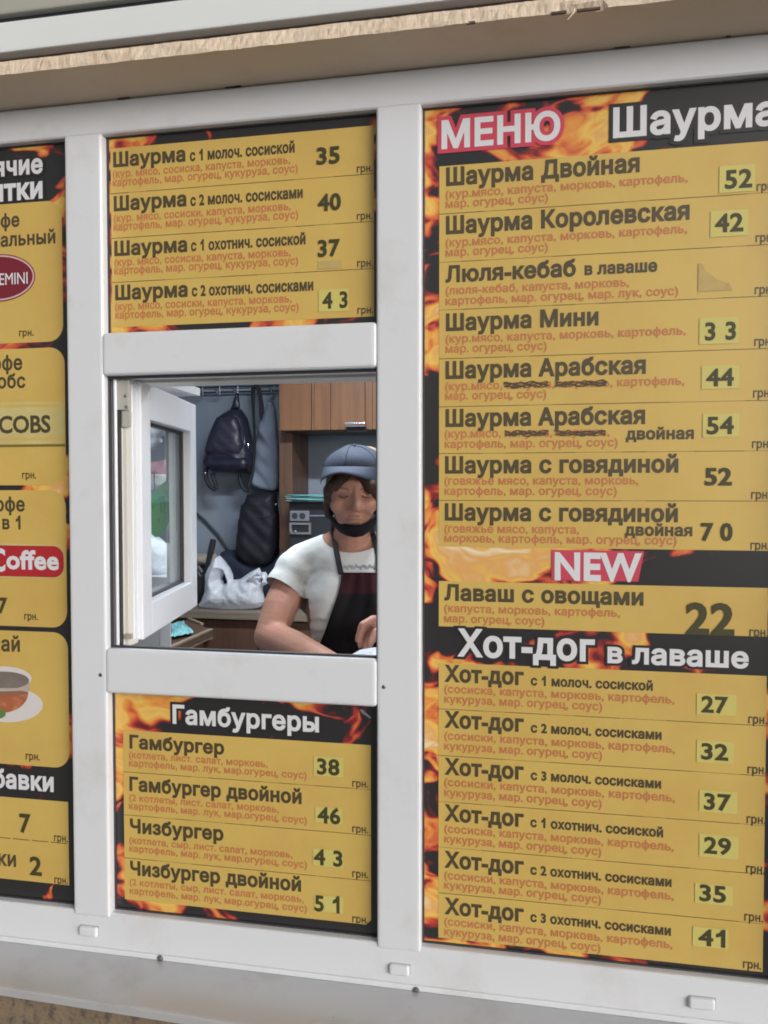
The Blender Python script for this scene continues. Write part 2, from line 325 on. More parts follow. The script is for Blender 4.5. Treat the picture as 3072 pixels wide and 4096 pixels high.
def inside(pts, poly):
    x, y = pts[:, 0], pts[:, 1]; c = np.zeros(len(pts), bool)
    for (x0, y0), (x1, y1) in zip(poly, np.roll(poly, -1, 0)):
        k = ((y0 > y) != (y1 > y)); c ^= k & (x < (x1 - x0) * (y - y0) / (y1 - y0 + 1e-12) + x0)
    return c
def near(pts, polys):
    best = np.full(len(pts), 1e9); q = pts.copy()
    for poly in polys:
        for a, b in zip(poly, np.roll(poly, -1, 0)):
            d = b - a; t = np.clip(((pts - a) @ d) / (d @ d + 1e-12), 0, 1); c = a + t[:, None] * d
            dd = np.hypot(*(pts - c).T); k = dd < best; best[k] = dd[k]; q[k] = c[k]
    return best, q
def slab(crop, outline, y, thick, cell=.006, holes=(), round_=.04, wr=.004, ws=60, back=.5, k=0):
    """cushion-like body whose outline lies in the upright plane y; front bulges towards the window"""
    def pl(o): return np.array([[CP(crop, a, b, y).x, CP(crop, a, b, y).z] for a, b in o])
    polys = [pl(outline)] + [pl(h) for h in holes]
    lo, hi = polys[0].min(0), polys[0].max(0); nx, nz = ((hi - lo) / cell).astype(int) + 2
    gx = lo[0] + (np.arange(nx + 1) - .5) * cell; gz = lo[1] + (np.arange(nz + 1) - .5) * cell
    G = np.array([[a, b] for a in gx for b in gz]); cc = G + cell / 2
    ins = inside(cc, polys[0])
    for h in polys[1:]: ins &= ~inside(cc, h)
    ins = ins.reshape(nx + 1, nz + 1); ins[-1, :] = False; ins[:, -1] = False
    cells = np.argwhere(ins); cnt = np.zeros((nx + 2, nz + 2), int)
    for a, b in cells: cnt[a, b] += 1; cnt[a + 1, b] += 1; cnt[a, b + 1] += 1; cnt[a + 1, b + 1] += 1
    used = [(a, b) for a in range(nx + 1) for b in range(nz + 1) if cnt[a, b]]
    pts = np.array([[gx[a], gz[b]] for a, b in used]); d, q = near(pts, polys)
    bd = np.array([cnt[a, b] < 4 for a, b in used]); pts[bd] = q[bd]; d[bd] = 0
    t = np.sqrt(np.clip(1 - (1 - np.clip(d / round_, 0, 1)) ** 2, 0, 1))
    verts = []; idf = {}; idb = {}
    for i, (ab, p, tt, b_) in enumerate(zip(used, pts, t, bd)):
        w = wr * noise1((p[0], 0, p[1]), ws, k) * tt
        idf[ab] = len(verts); verts.append((p[0], y - thick * tt + w, p[1]))
        if b_: idb[ab] = idf[ab]
        else: idb[ab] = len(verts); verts.append((p[0], y + thick * back * tt, p[1]))
    faces = []
    for a, b in cells:
        s4 = [(a, b), (a + 1, b), (a + 1, b + 1), (a, b + 1)]
        faces.append([idf[s] for s in s4])
        bk = [idb[s] for s in s4][::-1]
        if set(bk) != set(faces[-1]): faces.append(bk)
    return verts, faces

# ------------------------------------------------------------------ lettering: outlines of the built-in typeface, made bold and filled here
_tc = bpy.data.curves.new('lettering', 'FONT'); _tc.fill_mode = 'NONE'; _tc.resolution_u = 3
_to = bpy.data.objects.new('lettering', _tc); COL.objects.link(_to)
def _wire(body):
    _tc.body = body; dg = bpy.context.evaluated_depsgraph_get(); dg.update()
    m = bpy.data.meshes.new_from_object(_to.evaluated_get(dg))
    v = [(a.co.x, a.co.y) for a in m.vertices]; e = [tuple(a.vertices) for a in m.edges]; bpy.data.meshes.remove(m); return v, e
def _loops(v, e):
    out = []; cur = []
    nxt = {}
    for a, b in e: nxt.setdefault(max(a, b), []).append(min(a, b))
    s = 0
    for i in range(len(v)):
        cur.append(v[i])
        if i + 1 == len(v) or i not in nxt.get(i + 1, []): out.append(cur); cur = []
    return out
_HH = None; _GL = {}; _ADV = {}
ONE = [(.275, 0), (.275, .505), (.10, .43), (.10, .525), (.21, .59), (.285, .728), (.365, .728), (.365, 0)]   # the typeface's 1 is a bare stroke
def adv(c):
    if c == '1': return .53
    global _HH
    if _HH is None: _HH = max(p[0] for p in _wire('НН')[0])
    if c not in _ADV: _ADV[c] = max(p[0] for p in _wire('Н' + c + 'Н')[0]) - _HH
    return _ADV[c]
def glyph(c, bold):
    if (c, bold) in _GL: return _GL[c, bold]
    if c == ' ': _GL[c, bold] = ([], []); return _GL[c, bold]
    L = []; RAW = []
    for lp in ([ONE] if c == '1' else _loops(*_wire(c))):
        lp = [p for i, p in enumerate(lp) if math.dist(p, lp[i - 1]) > 1e-4]
        if len(lp) >= 3: RAW.append(lp)
    if RAW and sum(p[0] * q[1] - q[0] * p[1] for lp in RAW for p, q in zip(lp, lp[1:] + lp[:1])) > 0: RAW = [lp[::-1] for lp in RAW]
    for lp in RAW:
        n = len(lp); o = []
        for i in range(n):
            a, b, d = Vector(lp[i - 1]), Vector(lp[i]), Vector(lp[(i + 1) % n])
            e1, e2 = (b - a).normalized(), (d - b).normalized(); n1, n2 = Vector((-e1.y, e1.x)), Vector((-e2.y, e2.x))
            m = (n1 + n2); k = m.length
            o.append(b + (m / k) * min(bold / max(k / 2, .3), bold * 2.0) if k > 1e-4 else b)
        L.append(o)
    V = []; E_ = []
    for o in L:
        s = len(V); V += o; E_ += [(s + i, s + (i + 1) % len(o)) for i in range(len(o))]
    ov, oe, of, *_ = geometry.delaunay_2d_cdt(V, E_, [], 0, 1e-5)
    keep = []
    for f in of:
        cx = sum(ov[i].x for i in f) / len(f); cy = sum(ov[i].y for i in f) / len(f); w = 0
        for o in L:
            for p, q in zip(o, o[1:] + o[:1]):
                if (p.y <= cy) != (q.y <= cy):
                    xx = p.x + (cy - p.y) * (q.x - p.x) / (q.y - p.y)
                    if xx > cx: w += 1 if q.y > p.y else -1
        if w: keep.append(f)
    idx = sorted({i for f in keep for i in f}); mp = {j: i for i, j in enumerate(idx)}
    _GL[c, bold] = ([(ov[i].x, ov[i].y) for i in idx], [tuple(mp[i] for i in f) for f in keep])
    return _GL[c, bold]
def layout(text, bold, track=0.0):
    x = 0; V = []; F = []
    for k, c in enumerate(text):
        gv, gf = glyph(c, bold); s = len(V)
        V += [(x + a, b, k & 1) for a, b in gv]; F += [tuple(s + i for i in f) for f in gf]
        x += adv(c) + track
    return V, F
CAPH = .728
class Print:
    """flat lettering gathered into one mesh on the plane y"""
    def __init__(s, y): s.y = y; s.V = []; s.F = []; s.M = []; s.mats = []
    def mi(s, m):
        if m not in s.mats: s.mats.append(m)
        return s.mats.index(m)
    def text(s, crop, text, xl, yb, xr, caph, m, bold=.03, track=.025, lift=0.0, anchor='lr', ratio=1.0, grow=0.0, shear=0.0):
        V, F = layout(text, bold, track)
        if grow:
            V, F = layout(text, bold + grow, track)
        V0, _ = layout(text, bold, track)
        x0 = min(v[0] for v in V0); x1 = max(v[0] for v in V0)
        u, v = cv(crop, xl if anchor == 'lr' else xr, yb); sc = CROPS[crop][2]
        b = P(u, v, s.y); t = P(u, v - caph * sc, s.y); sz = (t.z - b.z) / CAPH
        if anchor == 'lr':
            e = P(cv(crop, xr, yb)[0], v, s.y); sx = (e.x - b.x) / (x1 - x0); ox = b.x - x0 * sx
        else:
            sx = sz * ratio; ox = b.x - x1 * sx
        n = len(s.V)
        s.V += [(ox + a * sx + shear * c * sz, s.y - lift - k * .00005, b.z + c * sz) for a, c, k in V]
        s.F += [tuple(n + i for i in f) for f in F]; s.M += [s.mi(m)] * len(F)
    def poly(s, pts, m, lift=0.0):
        n = len(s.V); s.V += [(a, s.y - lift, b) for a, b in pts]; s.F.append(tuple(range(n, n + len(pts)))); s.M.append(s.mi(m))
    def quad(s, crop, x0, y0, x1, y1, m, lift=0.0, dy=0.0):
        a = CP(crop, x0, y0 + dy * 0, s.y); b = CP(crop, x1, y1, s.y)
        s.poly([(a.x, b.z), (b.x, b.z), (b.x, a.z), (a.x, a.z)], m, lift)
    def build(s, name, parent):
        if not s.V: return None
        return obj(name, s.V, s.F, s.mats, parent, s.M)

# ================================================================== STRUCTURE
structure(boxo('ground', (-40, 40, -60, 20, -.3, -.02), M['ground']))
Z = lambda z: z + EYE
# kiosk room
room = thing('kiosk_building', 'grey-blue painted kiosk room behind the serving window', 'kiosk', (0, 1.2, 0))
XL, XR, YB = -2.0, 1.6, 2.3
boxo('back_wall', (XL, XR, YB, YB + .1, 0, 2.42), M['wall'], room)
boxo('side_wall', (XL - .1, XL, .06, YB + .1, 0, 2.42), M['wall'], room)
boxo('side_wall', (XR, XR + .1, .06, YB + .1, 0, 2.42), M['wall'], room)
boxo('room_ceiling', (XL - .1, XR + .1, .06, YB + .1, 2.42, 2.5), M['ceiling'], room)
boxo('room_floor', (XL, XR, .1, YB, -.02, .0), M['floor'], room)
boxo('front_wall', (XL - .1, XR + .1, .0, .1, 0, Z(-.782)), M['plaster'], room)
boxo('inner_lining', (XL, XR, .09, .11, Z(-.78), Z(-.285)), M['wall'], room)
boxo('front_header', (XL - .1, XR + .1, .062, .16, Z(.60), 2.42), M['wall'], room)
boxo('lintel', (-.9, .1, .0655, .118, Z(.178), Z(.30)), M['pvc_old'], room, .002)

# soffit board, shutter box, cladding above the window front
def rough_board():
    bm = bmesh.new(); n = 420; x0, x1 = -1.5, 1.1
    yf, zb, zt = -.100, Z(.6265), Z(.6465)
    rows = []
    for i in range(n + 1):
        x = x0 + (x1 - x0) * i / n
        j = lambda s, a: a * .55 * (rng.random() - .5) + a * .3 * math.sin(x * s + s)
        chip_ = 0.006 if .02 < x < .08 else 0
        f0 = Vector((x, yf + j(90, .002) + chip_, zb)); f1 = Vector((x, yf + j(70, .0025), zb + .004 + j(160, .003) + chip_)); f2 = Vector((x, yf + j(60, .0035), zb + .013 + j(130, .002))); f3 = Vector((x, yf + .001 + j(50, .002), zt))
        b0 = Vector((x, .001, zb)); t0 = Vector((x, .03, zt)); b1 = Vector((x, .03, zb))
        rows.append([bm.verts.new(v) for v in (b1, b0, f0, f1, f2, f3, t0)])
    for A, B in zip(rows, rows[1:]):
        for k in range(6):
            f = bm.faces.new((A[k], B[k], B[k + 1], A[k + 1])); f.material_index = 1 if k in (3, 4, 2) else 0
    return bm
t = thing('soffit_board', 'tan board with a rough raw front edge over the window front', 'board', (-.2, -.05, Z(.6265)))
bm = rough_board(); bm_obj('board', bm, [M['soffit'], M['chip']], t)
for x, w in ((.045, .03), (-.1, .012), (.012, .02), (.19, .014)):
    boxo('broken_chip', (x, x + w, -.101 if w > .015 else -.1, -.0975, Z(.6255), Z(.6285)), M['rustgap'], t)
tuft = bmesh.new(); tube(tuft, [(.042, -.1, Z(.629)), (.040, -.103, Z(.622)), (.033, -.104, Z(.614))], [.0016, .0012, .0004], 5); bm_obj('loose_splinter', tuft, M['chip'], t)
boxo('gap_filler', (-1.5, 1.1, -.084, .05, Z(.6475), Z(.6575)), M['rustgap'], t)
t = thing('roller_shutter_box', 'white enamelled metal box running above the tan board', 'shutter box', (-.2, -.1, Z(.66)))
boxo('front_panel', (-1.5, 1.1, -.103, -.03, Z(.6585), Z(.7035)), M['whitemetal'], t, .003)
boxo('top_seam', (-1.5, 1.1, -.096, .05, Z(.7038), Z(.7118)), M['darkmetal'], t)
t2 = boxo('roof_cladding', (-1.5, 1.1, -.108, .16, Z(.712), Z(1.05)), M['greymetal'], None, .004); tag(t2, 'grey-beige cladding strip above the white shutter box', 'cladding')

# ------------------------------------------------------------------ PVC window front
fr = thing('window_front', 'white plastic window front with posts, crossbars and one sash opened inwards', 'window', (-.3, .03, Z(-.78)))
boxo('top_rail', (-1.6, 1.1, .0, .062, Z(.572), Z(.6255)), M['pvc'], fr, .006, 3)
bm = bmesh.new(); box(bm, -1.6, 1.1, .0, .062, Z(-.7695), Z(-.7075), .005, 3); box(bm, -1.6, 1.1, .002, .06, Z(-.779), Z(-.7697), .002)
bm_obj('bottom_rail', bm, M['pvc'], fr)
for a, b in ((-1.42, -1.352), (-.7637, -.6975), (-.2447, -.1758), (.345, .4135)):
    boxo('post', (a, b, -.003, .062, Z(-.7155), Z(.5735)), M['pvc'], fr, .006, 3)
for a, b in ((.183, .252), (-.3375, -.264)):
    bm = bmesh.new(); box(bm, -.6995, -.2441, -.0048, .015, Z(a), Z(b), .007, 3); box(bm, -.6985, -.2442, .0153, .062, Z(a if a > 0 else a + .002), Z(b if a > 0 else b - .034), .002); bm_obj('crossbar', bm, M['pvc'], fr)
def frame_strip(name, x0, x1, z0, z1, w, y0, y1, m, parent):
    bm = bmesh.new()
    box(bm, x0, x1, y0, y1, z1 - w, z1); box(bm, x0, x1, y0, y1, z0, z0 + w); box(bm, x0, x0 + w, y0, y1, z0 + w, z1 - w); box(bm, x1 - w, x1, y0, y1, z0 + w, z1 - w)
    return bm_obj(name, bm, m, parent)
for x0, x1, z0, z1 in ((-.6985, -.2437, .2505, .574), (-.6985, -.2437, -.709, -.3365), (-.177, .347, -.709, .574), (-1.353, -.763, -.709, .574)):
    frame_strip('gasket', x0, x1, Z(z0), Z(z1), .0042, .0135, .022, M['gasket'], fr)
# serving opening: gasket, bead, gasket, then the inner jamb
ox0, ox1, oz0, oz1 = -.699, -.243, -.2655, .1835
frame_strip('gasket', ox0, ox1, Z(oz0), Z(oz1), .0045, .010, .016, M['gasket'], fr)
bm = bmesh.new()
for xa, ya, w in ((P(456, 2000, .016).x, .016, .0045),):
    tube(bm, [(xa + .003, .018, Z(oz0 + .003)), (xa + .003, .018, Z(oz1 - .003))], .0030, 10)
bm_obj('glazing_bead', bm, M['pvc'], fr)
xg = P(470, 2000, .024).x
boxo('gasket', (xg, xg + .006, .022, .03, Z(oz0), Z(oz1)), M['gasket'], fr)
# jamb: stepped profile down the left side of the opening
xj0, xj1 = P(474, 2000, .03).x, P(524, 2000, .034).x
bm = bmesh.new(); box(bm, xj0 - .03, xj1 - .004, .030, .062, Z(oz0), Z(oz1), .0015); box(bm, xj0 - .03, xj1 - .012, .0285, .031, Z(oz0 + .002), Z(oz1 - .002), .001)
bm_obj('jamb', bm, M['pvc_old'], fr)
bm = bmesh.new()
h0, h1 = P(474, 1500, .026), P(522, 1640, .026); box(bm, h0.x, h1.x, .020, .0285, h1.z, Z(oz1 - .003), .001)
h2, h3 = P(490, 1640, .026), P(524, 1708, .026); box(bm, h2.x, h3.x, .024, .0285, h3.z, h1.z - .001, .001)
for uu, vv in ((504, 1627), (500, 1583)):
    c = P(uu, vv, .019); ell(bm, (c.x, .0195, c.z), (.0028, .0012, .0028), u=10, v=6, mi=1)
bm_obj('hinge', bm, [mat('hinge_plastic', (.42, .41, .37), .4, .1), M['steel']], fr)
c0, c1 = P(505, 2533, .026), P(530, 2555, .026)
boxo('hinge', (c0.x, c1.x, .022, .0285, c1.z, c0.z), mat('lower_hinge_plastic', (.36, .31, .25), .4, .1), fr, .001)
bm = bmesh.new(); box(bm, ox0 + .02, ox1 - .0, .0625, .115, Z(oz0 - .05), Z(oz0 - .036), .001)
bm_obj('inner_sill', bm, M['pvc'], fr)
boxo('post_cover', (ox1 - .0005, ox1 + .06, .063, .10, Z(oz0), Z(oz1)), M['pvc_old'], fr)
# drain caps and screws
for u, v, w, h in ((357, 3722, 74, 42), (1598, 3876, 82, 45), (2805, 4010, 108, 62)):
    a, b = P(u - w / 2, v - h / 2, 0), P(u + w / 2, v + h / 2, 0)
    zc = (a.z + b.z) / 2; hh = .0085
    bm = bmesh.new(); box(bm, a.x, b.x, -.0065, .006, zc - hh, zc + hh, .0055, 4); box(bm, a.x + .002, b.x + .0012, -.0004, .0005, zc - hh + .002, zc + hh + .0008, 0, mi=1)
    bm_obj('drain_cap', bm, [M['pvc'], mat('drain_cap_dirt', (.36, .33, .30), .7, .2)], fr)
for u, v, yy in ((402, 2700, -.003), (1535, 2748, -.003)):
    c = P(u, v, yy); bm = bmesh.new(); ell(bm, (c.x, yy, c.z), (.0033, .0012, .0033), u=12, v=8); tube(bm, [(c.x - .0015, yy - .0012, c.z - .001), (c.x + .0015, yy - .0012, c.z + .001)], .0004, 5, mi=1)
    bm_obj('screw', bm, [M['steel'], M['gasket']], fr)
for u, v in ((641, 3833), (1664, 3961)):
    c = P(u, v, .002); bm = bmesh.new(); ell(bm, (c.x, .0015, c.z), (.0055, .0018, .0055), u=12, v=8); ell(bm, (c.x + .002, .0003, c.z + .001), (.002, .001, .002), u=8, v=6, mi=1)
    bm_obj('screw', bm, [mat('rusty_screw', (.13, .11, .10), .6, .3, 300), M['steel']], fr)
# bits of torn sealing film along the top joint
bm = bmesh.new()
for u, w in ((470, 60), (900, 70), (930, 40), (2455, 60), (2900, 20)):
    c = P(u, 330, 0); box(bm, c.x, c.x + w * .00036, -.0006, .0, Z(.6245), Z(.6275 + .002 * rng.random()), 0)
bm_obj('torn_sealant', bm, M['rustgap'], fr)

# sash (opened inwards), built along its own axis
hing, free = P(569, 2040, .062), P(787, 2024, .455)
ax = Vector((free.x - hing.x, free.y - hing.y, 0)); SW = ax.length; ax.normalize(); nrm = Vector((ax.y, -ax.x, 0))   # nrm: face towards the room's right
sz0, sz1 = Z(-.2605), Z(.1825)
def SP(s, d, z): return Vector((hing.x, hing.y, 0)) + ax * s - nrm * d + Vector((0, 0, z))
def sbox(bm, s0, s1, d0, d1, z0, z1, bev=.0, mi=0):
    b = bmesh.new(); box(b, s0, s1, d0, d1, z0, z1, bev, 2, mi)
    mp = {v: bm.verts.new(SP(v.co.x, v.co.y, v.co.z)) for v in b.verts}
    for f in b.faces: bm.faces.new([mp[v] for v in f.verts]).material_index = mi
    b.free()
gs0, gs1, gz0, gz1 = .055, SW - .048, sz0 + .058, sz1 - .062
bm = bmesh.new()
sbox(bm, 0, gs0, 0, .055, sz0, sz1, .003); sbox(bm, gs1, SW, 0, .055, sz0, sz1, .003)
sbox(bm, gs0 + .0002, gs1 - .0002, .0003, .0547, sz0, gz0, .002); sbox(bm, gs0 + .0002, gs1 - .0002, .0003, .0547, gz1, sz1, .002)
sbox(bm, -.014, -.0005, .010, .050, sz0 + .004, sz1 - .006, .002)
sash = bm_obj('window_sash', bm, M['pvc'], fr); sash['label'] = 'white sash swung inwards on its left hinges'
ORIG[sash] = ORIG[fr]
def sub(name, bm, m): return bm_obj(name, bm, m, sash)
bm = bmesh.new(); sbox(bm, gs0 - .004, gs1 + .004, .024, .028, gz0 - .004, gz1 + .004); sub('glass_pane', bm, M['glass'])
bm = bmesh.new(); g = .005
sbox(bm, gs0, gs1, .017, .0238, gz0, gz0 + g); sbox(bm, gs0, gs1, .017, .0238, gz1 - g, gz1); sbox(bm, gs0, gs0 + g, .017, .0238, gz0 + g, gz1 - g); sbox(bm, gs1 - g * 1.6, gs1, .017, .0238, gz0 + g, gz1 - g)
sub('glass_gasket', bm, M['gasket'])
bm = bmesh.new(); sbox(bm, gs1 - .03, gs1 - .012, .030, .04, gz0, gz1); sub('inner_bead', bm, M['pvc'])

# ------------------------------------------------------------------ metal sill below the front
sl_ = thing('window_sill', 'sloping grey-white sheet metal sill under the window front', 'sill', (-.3, -.05, Z(-.8)))
bm = bmesh.new(); n = 40; rows = []
for i in range(n + 1):
    x = -1.7 + 2.9 * i / n
    yf = -.0905 - .028 * (x + .85)
    w = .0006 * math.sin(x * 9) + .0004 * math.sin(x * 23)
    pr = [(.004, -.7792), (-.001, -.7796), (yf * .35, -.7832 + w), (yf * .8, -.7890 + w * .6), (yf + .004, -.7912), (yf, -.7925), (yf - .0004, -.7955), (yf + .001, -.807), (yf + .006, -.8085)]
    rows.append([bm.verts.new((x, a, Z(b))) for a, b in pr])
for A, B in zip(rows, rows[1:]):
    for k in range(len(A) - 1):
        f = bm.faces.new((A[k], A[k + 1], B[k + 1], B[k])); f.smooth = True
bm_obj('sheet', bm, M['sill'], sl_)
c = PZ(1335, 4070, Z(-.788)); bm = bmesh.new(); ell(bm, c, (.0022, .0022, .0008), u=10, v=6); bm_obj('screw', bm, M['steel'], sl_)

# ================================================================== MENU BOARDS
YBK, YROW, YTXT, YSTK, YDIG = .0165, .0160, .0156, .0152, .0149
def board(label, x0, x1, z0, z1, m):
    t = thing('menu_board', label, 'menu board', ((x0 + x1) / 2, YBK, Z(z0)))
    boxo('backing', (x0, x1, YBK, YBK + .004, Z(z0), Z(z1)), m, t)
    return t
def zline(c, a, b):                         # height of a printed line from two points on it
    return (CP(c, *a, YROW).z + CP(c, *b, YROW).z) / 2
def row_strip(parent, x0, x1, ztop, zbot, line=True, cut=0):
    pts = [(x0, zbot), (x1 - cut, zbot)] + ([(x1, zbot + cut)] if cut else []) + [(x1, ztop), (x0, ztop)]
    o = obj('menu_row', [(a, YROW, b) for a, b in pts], [tuple(range(len(pts)))], M['yellow'], parent)
    ORIG[o] = ORIG[parent]
    if line:
        s = Print(YTXT); n = 14
        for i in range(n):                  # printed hairline, worn thin in places
            a, b = x0 + (x1 - x0) * i / n, x0 + (x1 - x0) * (i + 1) / n; w = .00042 if rng.random() > .25 else .00022
            s.poly([(a, zbot - w), (b, zbot - w), (b, zbot + w), (a, zbot + w)], M['ink'])
        s.build('divider_line', o)
    return o
def menu_row(parent, crop, x0, x1, ztop, zbot, title, desc, price, unit, line=True, extra=None, cut=0):
    o = row_strip(parent, x0, x1, ztop, zbot, line, cut)
    s = Print(YTXT)
    for a in title: s.text(a[5] if len(a) > 5 else crop, *a[:5], M['ink'], .042)
    s.build('item_name', o)
    s = Print(YTXT)
    for a in desc: s.text(a[5] if len(a) > 5 else crop, *a[:5], M['red'], .028)
    s.build('ingredients', o)
    if price:
        tx, xl, yb, xr, ch, stk = price[:6]; pc = price[6] if len(price) > 6 else crop
        s = Print(YSTK)
        if stk: s.quad(pc, *stk, M['sticker'])
        d = Print(YDIG); d.text(pc, tx, xl, yb, xr, ch, M['price'], .032)
        n = len(s.V); s.V += d.V; s.F += [tuple(n + i for i in f) for f in d.F]; s.M += [s.mi(M['price'])] * len(d.F)
        s.build('price_sticker' if stk else 'price', o)
    if unit:
        s = Print(YTXT); uc = unit[3] if len(unit) > 3 else crop
        s.text(uc, 'грн.', unit[0], unit[1], unit[0] + unit[2], unit[2] * .46, M['ink'], .024); s.build('currency_mark', o)
    if extra: extra(o)
    return o
def heading(parent, items, oy=.0153):
    for it in items:
        s = Print(oy)
        crop, tx, xl, yb, xr, ch, out, gr = it[:8]; bold = it[8] if len(it) > 8 else .036
        if out is not None: s.text(crop, tx, xl, yb, xr, ch, out, bold, grow=gr, lift=0)
        s.text(crop, tx, xl, yb, xr, ch, M['whiteink'], bold, lift=.0003)
        s.build('heading', parent)
def scribble(crop, spans):
    def f(o):
        s = Print(YDIG)
        for x0, x1, yc in spans:
            a, b = CP(crop, x0, yc, YDIG), CP(crop, x1, yc, YDIG); zc = a.z
            for k in range(5):
                z = zc + (k - 2) * .0014; n = 16; up = []; dn = []
                for i in range(n + 1):
                    x = a.x + (b.x - a.x) * (i + (rng.random() - .5) * .3) / n + (.003 * (rng.random() - .5) if i in (0, n) else 0); w = .0004 + .0010 * rng.random(); zz = z + .0026 * (rng.random() - .5) + .0012 * math.sin(i * 1.3 + k * 2)
                    up.append((x, zz + w)); dn.append((x, zz - w))
                s.poly(dn + up[::-1], M['marker'], k * .00004)
        s.build('marker_scribble', o)
    return f

# ---- right board -----------------------------------------------------------
bR = board('large right-hand menu board listing shawarma and hot dogs, flame print behind yellow rows', -.1758, .346, -.7085, .5735, flame_mat('flame_print', -.18, .0, -.065, 3.1))
xa = CP('R2', 176, 600, YROW).x; xb = P(3056, 3500, YROW).x
RZ = [zline('R1', (178, 410), (1659, 300)), zline('R1', (178, 628), (1659, 530)), zline('R1', (178, 845), (1659, 765)), zline('R1', (178, 1060), (1659, 997)),
      zline('R2', (178, 267), (1659, 217)), zline('R2', (178, 482), (1659, 452)), zline('R2', (178, 690), (1659, 682)), zline('R2', (178, 902), (1659, 908)), zline('R2', (170, 1112), (1659, 1130)),
      zline('R3', (170, 245), (1659, 292)), zline('R3', (170, 455), (1659, 505)),
      zline('R3', (172, 612), (1659, 690)), zline('R3', (172, 822), (1659, 912)), zline('R4', (172, 130), (1659, 237)), zline('R4', (172, 340), (1655, 458)), zline('R4', (172, 548), (1650, 675)), zline('R4', (172, 757), (1645, 895)), zline('R4', (175, 962), (1635, 1110))]
heading(bR, [('R1', 'МЕНЮ', 187, 330, 722, 119, M['pink'], .11), ('R1', 'Шаурма', 960, 280, 1697, 126, M['black'], .10)])
k4 = '(кур.мясо, капуста, морковь, картофель,'
def resid(o):
    s = Print(YSTK); a, b = CP('R1', 1345, 850, YSTK), CP('R1', 1500, 970, YSTK)
    w = b.x - a.x; h = a.z - b.z
    s.poly([(a.x, b.z), (b.x, b.z), (b.x - w * .1, b.z + h * .25), (a.x + w * .55, b.z + h * .4), (a.x + w * .2, b.z + h * .75), (a.x + w * .12, a.z), (a.x, a.z)], M['stain']); s.build('sticker_residue', o)
